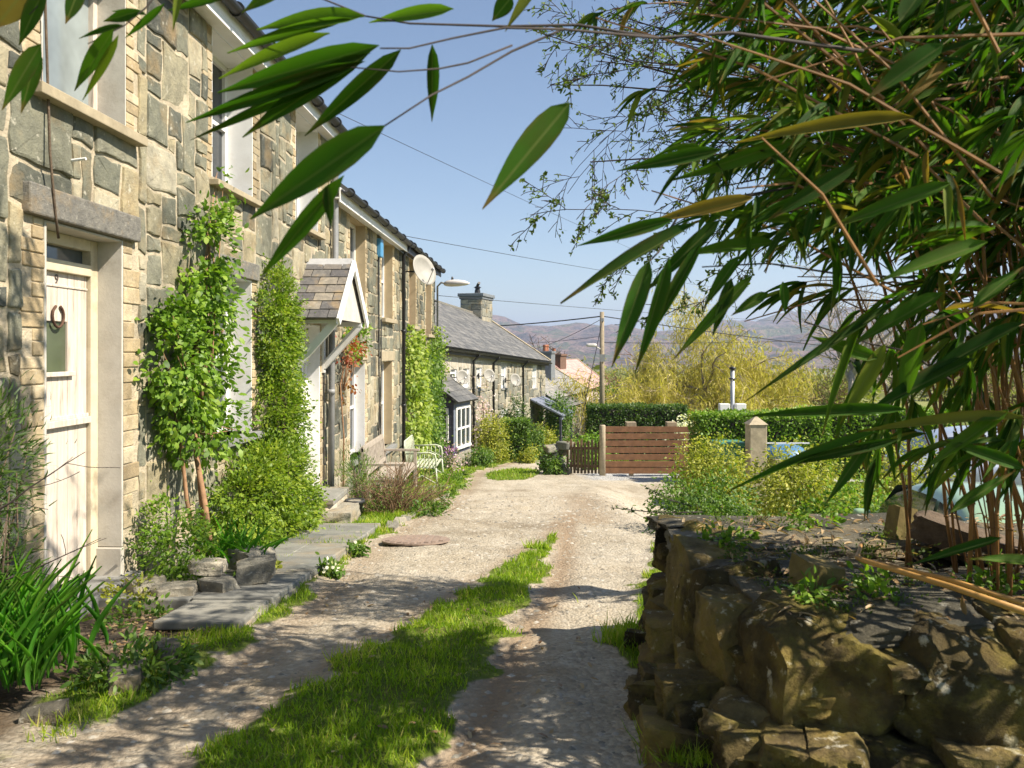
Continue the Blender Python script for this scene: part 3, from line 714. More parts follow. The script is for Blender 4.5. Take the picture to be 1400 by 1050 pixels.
fo = bpy.data.objects.new('door_number', fc); COL.objects.link(fo)
bpy.context.view_layer.update(); me = bpy.data.meshes.new_from_object(fo); bpy.data.objects.remove(fo)
me.transform(Matrix.Translation(Vector((-.196, 5.36, 1.955))-OFF[c1]) @ Matrix(((0, 0, 1, 0), (1, 0, 0, 0), (0, 1, 0, 0), (0, 0, 0, 1))))
me.materials.clear(); me.materials.append(M['number_black']); o = bpy.data.objects.new('door_number', me); COL.objects.link(o); o.parent = door; OFF[o] = OFF[c1]
MB().box((-.30, 4.80, -.30), (.10, 5.98, -.125)).build('doorstep', 'sill_slate', c1, bevel=.012)
MB().tube([(.0, 5.17, 2.72), (.125, 5.17, 2.735)], .010, 6).build('wall_pin', 'white_paint', c1)
MB().tube([(.03, 4.80, 4.5), (.05, 4.86, 3.7), (.045, 4.90, 3.1), (.07, 4.88, 2.7), (.06, 4.95, 2.35), (.05, 5.0, 2.2)], .008, 6).build('cable', 'bark', c1, True)
# cottage with the gabled slate hood
c2 = thing('stone_cottage', 'stone cottage with gabled slate hood over its white door, beside the creepers', 'cottage', (0, 6.2, gb(6.2)), R1, 'terraced stone cottages')
ops2 = [(7.5, 8.47, .66, 2.24, 0), (10.05, 11.08, -.36, 1.85, 1), (7.45, 8.5, 3.08, 4.5, 0), (10.0, 11.0, 3.08, 4.5, 0)]
shell(c2, 6.2, E1, 4.5, 4.62, 7.0, ops2, 12)
eaves(c2, 6.2, E1, 4.5, gy1=E1+.05)
window(c2, 7.5, 8.47, .66, 2.24, .24, pane='glass_dark', sill='sill_slate', sl_=(.11, .07, .10), seed=6)
MB().box((-.1, 7.35, 2.245), (.04, 8.62, 2.42)).build('lintel', 'lintel_slate', c2, bevel=.01)
window(c2, 7.45, 8.5, 3.08, 4.5, .26, bars=((), (.52,)), sl_=(.10, .055, .08), seed=7)
window(c2, 10.0, 11.0, 3.08, 4.5, .26, bars=((), (.52,)), sl_=(.10, .055, .08), seed=8)
df = MB(); df.box((-.24, 10.07, -.34), (-.16, 10.15, 1.83)).box((-.24, 10.98, -.34), (-.16, 11.06, 1.83)).box((-.24, 10.15, 1.75), (-.162, 10.98, 1.83))
dfr = df.build('door_frame', 'white_paint', c2, bevel=.005)
rv = MB(); rv.box((-.25, 10.05, -.36), (.005, 10.07, 1.85)).box((-.25, 11.06, -.36), (.006, 11.08, 1.85)).box((-.25, 10.07, 1.83), (.004, 11.06, 1.85)); rv.build('reveal', 'reveal_white', dfr)
q = quoins(11.08, -.4, 1.8, 1, 31, .08); q.build('jamb_brickwork', 'cream_brick', dfr, bevel=.006)
dd = MB().box((-.22, 10.15, -.33), (-.19, 10.98, 1.75))
for (a, b, c, d) in ((10.22, 10.53, 0, .6), (10.6, 10.91, 0, .6)): dd.box((-.19, a, -.2+c), (-.178, b, d))
dr2 = dd.build('door', 'white_paint', c2, bevel=.004)
MB().box((-.192, 10.26, .85), (-.183, 10.87, 1.6)).build('pane', 'glass_dark', dr2)
MB().box((-.19, 10.92, .6), (-.14, 10.94, .72)).build('handle', 'metal_grey', dr2)
pc = MB()
PX, PYa, PYb, PYc, PZe, PZr = .56, 9.72, 10.53, 11.34, 1.90, 2.66
for s_, ye in ((0, PYa), (1, PYb)):
    pass
pr = MB()
for side, ye in ((-1, PYa), (1, PYc)):
    e = Vector((0, ye, PZe)); r_ = Vector((0, PYb, PZr)); dirn = (r_-e).normalized(); nrm = Vector((0, -dirn.z*(-side)*-1, 0))
    nrm = Vector((0, side*abs(dirn.z), abs(dirn.y)))
    ln = (r_-e).length; rows = 7; h = ln/rows
    pr.add([(0, ye, PZe), (PX, ye, PZe), (PX, PYb, PZr), (0, PYb, PZr), *[tuple(Vector(v)-nrm*.03) for v in ((0, ye, PZe), (PX, ye, PZe), (PX, PYb, PZr), (0, PYb, PZr))]],
           [(0, 1, 2, 3), (7, 6, 5, 4), (0, 4, 5, 1), (1, 5, 6, 2), (3, 2, 6, 7), (0, 3, 7, 4)], .3)
    for k in range(rows):
        xx = -.0+(-.12 if k % 2 else 0)
        while xx < PX:
            x0, x1 = max(0, xx), min(PX+.03, xx+.235)
            if x1-x0 > .03:
                p0 = e+dirn*(h*k-.02)+nrm*.022; p1 = e+dirn*(h*(k+1)+.03)+nrm*.008
                t = nrm*.008
                A, B, C, D = [Vector((x0+.003, p0.y, p0.z)), Vector((x1-.003, p0.y, p0.z+U(-.004, .004))), Vector((x1-.003, p1.y, p1.z)), Vector((x0+.003, p1.y, p1.z))]
                pr.add([A, B, C, D, A+t, B+t, C+t, D+t], [(0, 3, 2, 1), (4, 5, 6, 7), (0, 1, 5, 4), (1, 2, 6, 5), (2, 3, 7, 6), (3, 0, 4, 7)])
            xx += .24
porch = pr.build('porch_hood', 'roof_slate', c2)
MB().prism([(-.0, PYb-.09, PZr-.06), (-.0, PYb, PZr+.05), (-.0, PYb+.09, PZr-.06)], (PX+.03, 0, 0)).build('ridge_flashing', 'lead', porch)
for ye in (PYa, PYc):
    b = MB(); b.bar((PX+.045, ye+(-.03 if ye == PYa else .03), PZe-.05), (PX+.045, PYb, PZr-.03), .03, .11, up=(1, 0, 0)); b2 = MB(); b2.v = b.v
    MB().bar((PX+.05, ye+(.0), PZe-.045), (PX+.05, PYb, PZr-.02), .11, .03, up=(1, 0, 0)).build('barge_board', 'white_paint', porch)
    yy = ye+(.13 if ye == PYa else -.13)
    MB().bar((.02, yy, 1.28), (PX-.02, yy, PZe-.04), .07, .09).box((0, yy-.04, PZe-.06), (PX, yy+.04, PZe+.005)).box((.0, yy-.04, 1.2), (.04, yy+.04, PZe-.06)).build('bracket', 'white_paint', porch)
MB().prism([(PX-.02, PYa+.12, PZe-.01), (PX-.02, PYb, PZr-.13), (PX-.02, PYc-.12, PZe-.01)], (.02, 0, 0)).build('gable_board', 'reveal_grey', porch)
MB().tube([(.26, E1-.12, 4.6), (.26, E1-.12, 4.42), (.09, E1-.15, 4.25), (.09, E1-.15, 2.8), (.09, 11.42, 2.4), (.09, 11.36, -.65)], .045, 10).tube([(.09, 11.36, .9), (.09, 11.36, .96)], .056, 10).build('downpipe', 'grey_pipe', c2, True)
MB().tube([(.03, 11.2, 1.7), (.03, 11.21, -.6)], .012, 6).build('cable', 'black_iron', c2)
# third cottage and fourth cottage of the terrace, one step lower
c3 = thing('stone_cottage', 'stone cottage with tall tan window reveals behind the wooden bench', 'cottage', (0, E1, gb(E1)), R1, 'terraced stone cottages')
ops3 = [(12.85, 13.98, 1.95, 3.68, 0), (15.4, 16.55, 2.14, 3.68, 0), (12.85, 13.95, -.25, 1.34, 0), (15.4, 16.5, -.4, 1.3, 0)]
shell(c3, E1, 17.4, 3.68, 3.8, 6.0, ops3, 13, wmax=4)
eaves(c3, E1-.25, 17.4, 3.68)
for k, (a, b, c, d, _) in enumerate(ops3):
    window(c3, a, b, c, d, .165, reveal='reveal_tan' if k < 2 else ('reveal_white' if k == 2 else 'reveal_tan'), bars=((), (.5,)), sl_=(.10, .08, .06), sill='sill_stone' if k < 2 else 'sill_slate', seed=40+k)
for (a, b, z) in ((12.7, 14.1, 1.345), (15.25, 16.65, 1.305)): MB().box((-.1, a, z), (.03, b, z+.19)).build('lintel', 'sill_stone', c3, bevel=.01)
MB().box((.0, 14.95, 3.25), (.09, 15.18, 3.6)).build('alarm_box', 'blue_plastic', c3, bevel=.02)
MB().tube([(.03, 15.0, 3.3), (.04, 15.02, .3), (.03, 14.9, -1.1)], .014, 6).tube([(.03, 15.25, 2.1), (.03, 15.2, -.1)], .012, 6).build('cable', 'black_iron', c3)
MB().tube([(.26, 17.3, 3.78), (.10, 17.35, 3.55), (.10, 17.35, -1.35)], .04, 8).tube([(.10, 17.35, 1.9), (.10, 17.35, 1.96)], .052, 8).tube([(.1, 17.35, .3), (.1, 17.35, .36)], .052, 8).build('downpipe', 'black_iron', c3, True)
c4 = thing('stone_cottage', 'ivy covered stone cottage with brown window frames at the low end of the near terrace', 'cottage', (0, 17.4, gb(17.4)), R1, 'terraced stone cottages')
ops4 = [(18.65, 19.65, 2.1, 3.68, 0), (21.4, 22.45, 1.95, 3.68, 0)]
shell(c4, 17.4, 23.2, 3.68, 3.8, 6.0, ops4, 14, wmax=4)
eaves(c4, 17.4, 23.2, 3.68, white=False)
for k, (a, b, c, d, _) in enumerate(ops4): window(c4, a, b, c, d, .165, frame='brown_frame', reveal='reveal_tan', bars=((), (.5,)), sl_=(.10, .08, .06), seed=50+k)
# satellite dish on the fourth cottage and street lamp on its end corner
def dish(fr, y, z, off, r, label, face=(1, -.75, .45), mat='dish_grey'):
    t = thing('satellite_dish', label, 'satellite dish', (0.02, y, z), fr, 'satellite dishes on the cottage walls')
    f = Vector(face).normalized(); a = f.cross(Vector((0, 0, 1))).normalized(); b = a.cross(f)
    c = Vector((off, y, z)); mb = MB(); vs = []; nR, nA = 5, 22
    for side, dd in ((0, 0), (1, -.012)):
        for i in range(nR+1):
            rr = r*i/nR
            for j in range(nA):
                th = 2*math.pi*j/nA; vs.append(c+a*rr*math.cos(th)*.92+b*rr*math.sin(th)+f*(rr*rr/r*.32+dd))
    def q_(s, i, j): return s*(nR+1)*nA+i*nA+j % nA
    fs = []
    for i in range(nR):
        for j in range(nA):
            fs += [(q_(0,i,j),q_(0,i,j+1),q_(0,i+1,j+1),q_(0,i+1,j)), (q_(1,i,j),q_(1,i+1,j),q_(1,i+1,j+1),q_(1,i,j+1))]
    for j in range(nA): fs.append((q_(0,nR,j),q_(0,nR,j+1),q_(1,nR,j+1),q_(1,nR,j)))
    mb.add(vs, fs); mb.build('reflector', mat, t, True)
    MB().tube([(0.02, y, z), (off*.6, y, z), tuple(c-f*.02)], .018, 6).box((0, y-.07, z-.1), (.03, y+.07, z+.1)).build('wall_bracket', 'black_iron', t)
    tip = c+f*r*1.05-b*r*.25
    MB().tube([tuple(c-b*r*.98+f*.05), tuple(tip)], .010, 6).tube([tuple(tip), tuple(tip-f*.07)], .026, 8).build('receiver_arm', 'metal_grey', t)
    return t
dish(R1, 17.75, 3.25, .42, .36, 'large pale satellite dish under the gutter of the ivy covered cottage')
t = thing('street_lamp', 'street lamp with pale long head on the corner of the near terrace', 'street lamp', (.02, 23.0, 2.2), R1)
MB().tube([(.10, 23.05, 1.0), (.10, 23.05, 3.35), (.22, 22.95, 3.45), (.36, 22.9, 3.42)], .028, 8).box((0, 23.0, 1.2), (.09, 23.1, 1.25)).box((0, 23.0, 2.9), (.09, 23.1, 2.95)).build('arm', 'grey_pipe', t, True)
hd = MB(); st = [(0, .06, .06), (.07, .09, .10), (.2, .13, .125), (.42, .14, .12), (.62, .12, .09), (.74, .06, .04), (.77, .01, .01)]
d_ = Vector((.95, -.3, -.0)).normalized(); s_ = Vector((.3, .95, 0)).normalized(); vs = []
for (l, wv, hv) in st:
    for j in range(12):
        th = 2*math.pi*j/12; vs.append(Vector((.32, 22.9, 3.40))+d_*l+s_*wv*math.cos(th)+Vector((0, 0, (hv if math.sin(th) > 0 else hv*.6)*math.sin(th))))
hd.add(vs, [(i*12+j, i*12+(j+1) % 12, (i+1)*12+(j+1) % 12, (i+1)*12+j) for i in range(6) for j in range(12)]+[tuple(range(12))[::-1], tuple(range(72, 84))])
hd.build('lamp_head', 'lamp_white', t, True)
MB().lathe((.55, 22.84, 3.51), [(.03, 0), (.035, .06), (.02, .1)], 10).build('photocell', 'black_iron', t)

# ---------------------------------------------------------------- the lower row
R3 = Frame(-2.25, 26, 3.9, 14)
ez = lambda t: 1.60-.045*t
rz = lambda t: 3.98-.054*t
def lowshell(par, fr, t0, t1, ez, rz, dep, zb, ops, seed, mort='mortar_grey', stone='grey_rubble', roof='slate_roof_far', cell=.2, stones=True):
    mb = MB(); raw = [(a, b, c, d) for (a, b, c, d) in ops]
    ztop = min(ez(t0), ez(t1))-.06
    bk = backing(t0, t1, zb, ztop, raw)
    bk.prism([(-.45, t0, zb), (-dep*2, t0, zb), (-dep*2, t0, ztop), (-dep, t0, rz(t0)-.1), (-.45, t0, ez(t0)-.12)], (0, .3, 0))
    bk.prism([(-.45, t1-.3, zb), (-dep*2, t1-.3, zb), (-dep*2, t1-.3, ztop), (-dep, t1-.3, rz(t1)-.12), (-.0, t1-.3, ez(t1)-.12), (-.0, t1-.3, zb)], (0, .3, 0))
    bk.prism([(.0, t0, ztop), (.0, t1-.301, ztop), (.0, t1-.301, ez(t1)-.03), (.0, t0, ez(t0)-.03)], (-.3, 0, 0))
    w = bk.build('wall', mort, par)
    if stones: rubble(t0, t1, zb, ztop+.1, [(a-.1, b+.1, c, d+.12) for a, b, c, d in ops], cell=cell, seed=seed, gap=.022, dmin=.01, dmax=.05, wmax=4, hmax=2).build('stonework', stone, w)
    r = MB(); roof_slab(r, (.25, t0, ez(t0)), (.25, t1+.12, ez(t1)), (-dep, t1+.12, rz(t1)), (-dep, t0, rz(t0)))
    roof_slab(r, (-dep*2-.2, t1+.12, ez(t1)), (-dep*2-.2, t0, ez(t0)), (-dep, t0, rz(t0)), (-dep, t1+.12, rz(t1)))
    ro = r.build('roof', roof, par)
    MB().bar((-dep, t0, rz(t0)+.05), (-dep, t1+.12, rz(t1)+.05), .22, .09).build('ridge_tiles', 'lintel_slate', ro)
    MB().bar((.25, t1+.1, ez(t1)+.09), (-dep, t1+.1, rz(t1)+.09), .24, .07).build('verge', 'sill_stone', ro)
    return w
h3 = thing('terraced_cottages', 'long row of stone cottages under one grey slate roof with a blue boarded porch', 'terrace row', (0, -2.4, -2.2), R3)
tw = [(.75, 1.45, .25, 1.28), (2.0, 2.75, .2, 1.25), (3.5, 4.2, .1, 1.12), (6.75, 7.5, -.02, 1.05), (11.9, 12.7, -.25, .82), (2.2, 3.0, -1.8, -.6), (6.7, 7.6, -2.1, -.9), (9.0, 9.8, -2.95, -1.0)]
lowshell(h3, R3, -2.4, 14.5, ez, rz, 3.2, -4.3, tw, 61)
for k, (a, b, c, d) in enumerate(tw): window(h3, a, b, c, d, .045, pane='glass_net', bars=((), (.5,)), sill='sill_slate', sl_=(.06, .06, .05), quoin=False, seed=70+k, fw=.11)
gt = MB(); half_gutter(gt, -2.4, 14.6, ez(-2.4)-.03, ez(14.6)-.03, .29, .065); gt.build('gutter', 'black_iron', h3)
MB().bar((.2, -2.4, ez(-2.4)-.12), (.2, 14.5, ez(14.5)-.12), .03, .14).build('fascia', 'black_iron', h3)
for tt in (2.97, 5.45, 9.95):
    MB().tube([(.29, tt, ez(tt)-.06), (.29, tt, ez(tt)-.14), (.08, tt, ez(tt)-.32), (.08, tt, -2.9)], .045, 8).build('downpipe', 'black_iron', h3, True)
ch = MB().box((-3.75, 12.5, 2.4), (-2.65, 14.2, 4.02)).box((-3.80, 12.45, 4.02), (-2.60, 14.25, 4.14)).box((-3.86, 12.39, 4.14), (-2.54, 14.31, 4.30))
cho = ch.build('chimney', 'chimney_grey', h3, bevel=.02)
rubble(12.5, 14.2, 2.4, 4.0, [], cell=.14, seed=77, gap=.012).v
def chim_stones():
    a = rubble(12.5, 14.2, 2.9, 4.0, [], cell=.13, seed=77, gap=.010, dmin=.0, dmax=.03)
    a.v = [(v[0]-2.65, v[1], v[2]) for v in a.v]
    b = rubble(-3.75, -2.65, 2.6, 4.0, [], cell=.13, seed=78, gap=.010, dmin=.0, dmax=.03)
    a.add([(v[1], 12.5-v[0], v[2]) for v in b.v], [f[::-1] for f in b.f]); a.r[-len(b.v):] = b.r
    return a
chim_stones().build('stonework', 'grey_rubble', cho)
MB().lathe((-3.2, 13.5, 4.3), [(.16, 0), (.14, .2), (.12, .22), (.12, .32), (.2, .34), (.02, .46)], 12).tube([(-3.2, 13.5, 4.75), (-3.05, 13.3, 4.86)], .07, 8).build('chimney_pot', 'black_iron', cho)
# boarded porch of the row
pb = MB()
pA, pB, pD = -1.15, .45, .78
pb.box((0, pA, -1.68), (pD, pB, -.02)).prism([(0, pA, -.02), (pD, pA, -.02), (0, pA, .55)], (0, pB-pA, 0))
for k in range(9):
    z = -1.68+k*.185; pb.box((0, pA-.012, z), (pD+.012, pB+.012, z+.165))
po = pb.build('porch', 'porch_blue', h3)
MB().box((-.0, pA-.04, -2.7), (pD+.05, pB+.04, -1.68)).build('porch_base', 'grey_rubble', po, bevel=.03)
rubble(pA-.04, pB+.04, -2.4, -1.7, [], cell=.14, seed=88, gap=.012).v
r = MB(); roof_slab(r, (pD+.22, pA-.2, -.10), (pD+.22, pB+.2, -.10), (-.02, pB+.2, .62), (-.02, pA-.2, .62)); r.build('porch_roof', 'slate_roof_far', po)
MB().box((pD+.013, pA, -1.62), (pD+.022, pB, -.08)).build('lit_side_boards', 'porch_lit_side', po)  # sheet in the paler blue that paints this porch face as sunlit
w = MB(); a, b, c, d = pA+.12, pB-.12, -1.55, -.22
w.box((pD+.022, a, c), (pD+.07, a+.09, d)).box((pD+.022, b-.09, c), (pD+.07, b, d)).box((pD+.022, a, d-.09), (pD+.069, b, d)).box((pD+.022, a, c), (pD+.10, b, c+.08))
for f in (.34, .66): w.box((pD+.022, a+(b-a)*f-.035, c), (pD+.066, a+(b-a)*f+.035, d))
w.box((pD+.022, a, -.95), (pD+.063, b, -.89))
wo = w.build('window', 'white_paint', po); MB().box((pD+.02, a+.02, c+.02), (pD+.034, b-.02, d-.02)).build('pane', 'glass_dark', wo) if False else None
gp = MB().box((pD+.023, a+.02, c+.02), (pD+.034, b-.02, d-.02)); gp.build('window_pane', 'glass_dark', po)
w = MB(); a, b, c, d = .10, .64, -1.25, -.25; yy = pA-.013
w.box((a, yy-.05, c), (a+.07, yy, d)).box((b-.07, yy-.05, c), (b, yy, d)).box((a, yy-.049, d-.07), (b, yy, d)).box((a, yy-.07, c), (b, yy, c+.07)).box(((a+b)/2-.02, yy-.04, c), ((a+b)/2+.02, yy, d)).box((a, yy-.038, -.62), (b, yy, -.58)).box((a, yy-.038, -.94), (b, yy, -.90))
w.build('window', 'white_paint', po); MB().box((a+.03, yy-.012, c+.03), (b-.03, yy-.001, d-.03)).build('window_pane', 'glass_dark', po)
# slate canopy further along the row
cn = MB(); roof_slab(cn, (1.55, 11.4, -1.5), (1.55, 14.0, -1.5), (.0, 14.0, -.75), (.0, 11.4, -.75), .07); ca = cn.build('canopy', 'canopy_blue', h3)
for yy in (11.5, 13.9): MB().box((1.38, yy-.05, -3.6), (1.48, yy+.05, -1.48)).build('post', 'porch_blue', ca)
MB().box((1.4, 11.45, -1.63), (1.5, 13.95, -1.51)).build('beam', 'canopy_blue', ca)
dish(R3, .75, .62, .40, .25, 'pale satellite dish on the row, closest to the street lamp', (1, -.9, .4))
dish(R3, 3.75, .58, .40, .26, 'pale satellite dish on the row, middle one above the porch side', (1, -.9, .4))
dish(R3, 7.35, .30, .40, .27, 'pale satellite dish on the row, over the trimmed hedge', (1, -.9, .4))
# low slate cottage and pink cottage at the far end
R4 = Frame(1.9, 42, .3, .95)
h4 = thing('low_cottage', 'small low stone cottage with pale slate roof beyond the long row', 'cottage', (0, 0, -3.4), R4)
tw4 = [(1.0, 1.5, -2.1, -1.5), (5.6, 6.3, -2.3, -1.25), (7.4, 8.2, -2.4, -1.2), (3.0, 3.8, -3.6, -1.6)]
lowshell(h4, R4, 0, 9.0, lambda t: -1.0 if t > 1 else -1.05, lambda t: .45, 2.2, -4.4, tw4, 62, roof='slate_roof_pale', cell=.26)
for k, (a, b, c, d) in enumerate(tw4): window(h4, a, b, c, d, .12, bars=((.5,), (.5,)), sill='sill_slate', sl_=(.05, .06, .05), quoin=False, fw=.07)
r = MB(); roof_slab(r, (.9, .3, -1.5), (.9, 4.4, -1.5), (.02, 4.4, -.98), (.02, .3, -.98)); r.build('lean_to_roof', 'slate_roof_far', h4)
for tt in (4.9, 8.8): MB().tube([(.2, tt, -1.05), (.08, tt, -1.25), (.08, tt, -3.9)], .05, 6).build('downpipe', 'black_iron', h4)
cg = MB().box((-1.9, 4.4, -.2), (-1.0, 5.3, 1.35)).box((-1.95, 4.35, 1.35), (-.95, 5.35, 1.5)).build('chimney', 'chimney_grey', h4, bevel=.02)
for yy in (4.65, 5.05): MB().lathe((-1.45, yy, 1.5), [(.13, 0), (.11, .25), (.14, .28), (.12, .38)], 10).build('chimney_pot', 'terracotta', cg)
R5 = Frame(4.7, 55, .3, .95)
h5 = thing('pink_cottage', 'pink washed cottage with dusky pink roof at the far end of the lane', 'cottage', (0, 0, -4), R5)
tw5 = [(1.2, 2.0, -2.9, -1.9), (4.5, 5.4, -3.0, -1.9)]
lowshell(h5, R5, 0, 9, lambda t: -1.2, lambda t: .85, 2.4, -5, tw5, 63, 'pink_render', 'grey_rubble', 'pink_roof_', stones=False) if 'pink_roof_' in M else (slatemat('pink_roof_', (.44,.27,.25), (.52,.33,.30), (.3,.2,.18), .3, .3), lowshell(h5, R5, 0, 9, lambda t: -1.2, lambda t: .85, 2.4, -5, tw5, 63, 'pink_render', 'grey_rubble', 'pink_roof_', stones=False))
for k, (a, b, c, d) in enumerate(tw5): window(h5, a, b, c, d, .12, bars=((.5,), (.5,)), sill='sill_slate', sl_=(.05, .06, .05), quoin=False, fw=.07)
cb = MB().box((-2.75, .3, -.6), (-1.5, 2.0, 1.15)).box((-2.82, .24, 1.15), (-1.43, 2.06, 1.3)).build('chimney', 'chimney_brick', h5, bevel=.02)
MB().lathe((-2.1, .8, 1.3), [(.15, 0), (.12, .35), (.16, .4)], 10).build('chimney_pot', 'terracotta', cb)
# ---------------------------------------------------------------- pavement, steps, rocks
def slope_slab(mb, pts, thick, top):
    """quad of plan points; top(x,y) gives height"""
    T = [(x, y, top(x, y)) for x, y in pts]; B = [(x, y, z-thick) for x, y, z in T]; n = len(T)
    mb.add(T+B, [tuple(range(n)), tuple(range(2*n-1, n-1, -1))]+[(i, n+i, n+(i+1) % n, (i+1) % n) for i in range(n)])
pt = lambda x, y: .375-.098*y
wx = lambda y: -3.04+.035*y
stonemat('border_stone', [(0, (.10,.09,.07)), (1, (.2,.18,.14))], .5, 9, .02)
pv = MB(); yy = 4.72; random.seed(3)
edges = [4.72, 5.35, 6.35, 7.15, 8.05, 8.75, 9.75]
for k, (a, b) in enumerate(zip(edges[:-1], edges[1:])):
    fx = -1.585+U(-.02, .02); mid = U(-2.2, -1.98); lx = (wx((a+b)/2)+.05) if k > 0 else -2.12
    dz = U(-.006, .008)
    if k in (1, 3, 4): slope_slab(pv, [(lx, a+.006), (mid-.006, a+.006), (mid-.006, b-.006), (lx, b-.006)], .09, lambda x, y: pt(x, y)+dz*.5-.004); lx = mid+.006
    slope_slab(pv, [(lx, a+.006+U(0, .02)), (fx+U(-.02, .02), a+.006), (fx+U(-.02, .02), b-.006), (lx, b-.006-U(0, .02))], .055, lambda x, y: pt(x, y)+dz)
o = pv.solo('pavement', 'slab_slate', None, None, bevel=.012); o['kind'] = 'structure'
kb = MB(); yy = 4.75; k = 0
while yy < 14.5:
    l = U(.18, .48); x = -1.62 if yy < 9.6 else -1.45+(yy-9.6)*.07
    z = pt(x, yy)-.13; kb.block((x-.035+U(-.008, .012), yy+l/2, z), (.14, l*1.02, U(.13, .17)), k+3, 8, 6, 0, .03, (0, 0), (.85, 1.05)); yy += l*.97; k += 1
o = kb.solo('kerb', 'rockery_stone', None, None, smooth='angle'); o['kind'] = 'structure'
up = MB()
for (a, b) in ((9.78, 11.2), (11.22, 12.7), (12.72, 14.2), (14.22, 15.8), (15.82, 17.6)):
    slope_slab(up, [(wx(a)+.04, a), (-1.62+(a-9.7)*.06-.1, a), (-1.62+(b-9.7)*.06-.1, b), (wx(b)+.04, b)], .2, lambda x, y: pt(x, y)-.06+.0*x)
o = up.solo('footpath', 'slab_slate', None, None, bevel=.015); o['kind'] = 'structure'
st = thing('door_steps', 'two worn stone steps up to the white door under the slate hood', 'steps', (-2.4, 10.5, -.75))
a = MB().box((-2.68, 10.12, -.44), (-2.24, 11.10, -.37)).build('upper_tread', 'slab_slate', st, bevel=.012)
MB().block((-2.49, 10.62, -.60), (.46, 1.02, .34), 5, 10, 5, 0, .02, (0, 0), (.9, 1.05)).build('upper_riser', 'rockery_stone', st, 'angle')
MB().block((-2.22, 10.42, -.62), (.42, 1.0, .24), 9, 10, 5, .04, .02, (0, 0), (.9, 1.05)).build('lower_step', 'rockery_stone', st, 'angle')
def rockpile(name, spots, mat, labels, group, cat='rock', n=7, amp=.11, sc=.74):
    for k, (x, y, z, a, b, c, rz_) in enumerate(spots):
        MB().block((x, y, z-.02), (a*sc*1.05, b*sc*1.05, c*sc), 20+k*1.7, 12, 8, rz_, .03).solo(name, mat, labels[k], cat, (x, y, g(x, y)), group=group, smooth='angle')
rk = [(-1.88, 5.90, -.08, .34, .28, .22, .3), (-2.05, 5.65, -.14, .30, .26, .18, -.4), (-2.32, 5.52, -.16, .36, .24, .2, .2), (-2.55, 5.62, -.14, .28, .3, .2, .7), (-1.98, 6.15, -.06, .34, .34, .2, .9), (-2.18, 5.75, -.02, .3, .2, .12, .1)]
rockpile('rockery_stone', rk, 'rockery_stone',
    ['pale block at the slab end of the little rockery under the creeper', 'low rounded stone second from the slab end of the rockery', 'long flat stone along the front of the rockery', 'stone of the rockery closest to the cream door jamb', 'pale stone at the back of the rockery beside the cotoneaster', 'small flat stone lying on top of the rockery front'], 'rockery stones below the creeper')
rk = [(-1.92, 3.30, .02, .22, .16, .14, .2), (-2.22, 3.30, .05, .24, .2, .16, .8), (-1.80, 3.74, -.02, .22, .34, .20, .3), (-1.72, 4.02, -.02, .14, .42, .26, .55), (-2.35, 3.62, .2, .3, .3, .2, .4)]
rockpile('border_rock', rk, 'border_stone',
    ['squared grey rock at the front of the sword leaf bed, on the frame edge side', 'rounded rock half hidden under the sword leaf clump', 'dark rock at the lane side of the sword leaf bed', 'thin tilted slate edging the bed below the door step', 'mossy rock behind the sword leaf clump'], 'rocks edging the near left bed', sc=.66)
# manhole cover
mc = thing('manhole_cover', 'round rusty iron manhole cover set in the lane by the kerb', 'manhole cover', (-1.02, 8.55, g(-1.02, 8.55)))
mz = g(-1.02, 8.55)+.022
a = MB(); vs = [(-1.02+.36*math.cos(t), 8.55+.36*math.sin(t), mz-.098*.36*math.sin(t)) for t in np.linspace(0, 2*math.pi, 33)[:-1]]
a.prism(vs, (0, 0, .016)); a.build('rim', 'manhole_iron', mc)
a = MB()
for k in range(9):
    x = -.28+k*.07; l = math.sqrt(max(.32**2-x*x, 0))
    a.bar((-1.02+x, 8.55-l, mz+.02+.098*l), (-1.02+x, 8.55+l, mz+.02-.098*l), .04, .012)
a.build('ribs', 'manhole_iron', mc)
# plant pot
pz = pt(0, 10.3)-.06
pp = thing('plant_pot', 'round black plant pot on the path beside the stone steps', 'plant pot', (-2.10, 10.75, pz))
MB().lathe((-2.10, 10.75, pz), [(.09, 0), (.115, .17), (.135, .17), (.135, .21), (.11, .21), (.1, .16), (.01, .16)], 20).build('pot', 'pot_black', pp, True)
# wooden bench
bz = lambda y: pt(0, y)-.06
B0, B1, BZ0 = 13.0, 15.0, -1.02
bn = thing('garden_bench', 'weathered wooden slatted bench against the stone wall', 'bench', (-2.2, 14, BZ0))
xb = -2.42
s_ = MB()
for k in range(5): s_.box((xb+.12+k*.1, B0, BZ0+.43), (xb+.2+k*.1, B1, BZ0+.455))
s_.box((xb+.58, B0+.06, BZ0+.35), (xb+.62, B1-.06, BZ0+.43)); s_.build('seat', 'grey_timber', bn, bevel=.004)
s_ = MB().bar((xb, B0, BZ0+.93), (xb, B1, BZ0+.93), .04, .09).bar((xb+.05, B0, BZ0+.52), (xb+.05, B1, BZ0+.52), .04, .07)
for k in range(16): y = B0+.1+k*(B1-B0-.2)/15; s_.bar((xb+.05, y, BZ0+.52), (xb, y, BZ0+.91), .055, .018, up=(1, 0, 0))
s_.build('backrest', 'grey_timber', bn, bevel=.004)
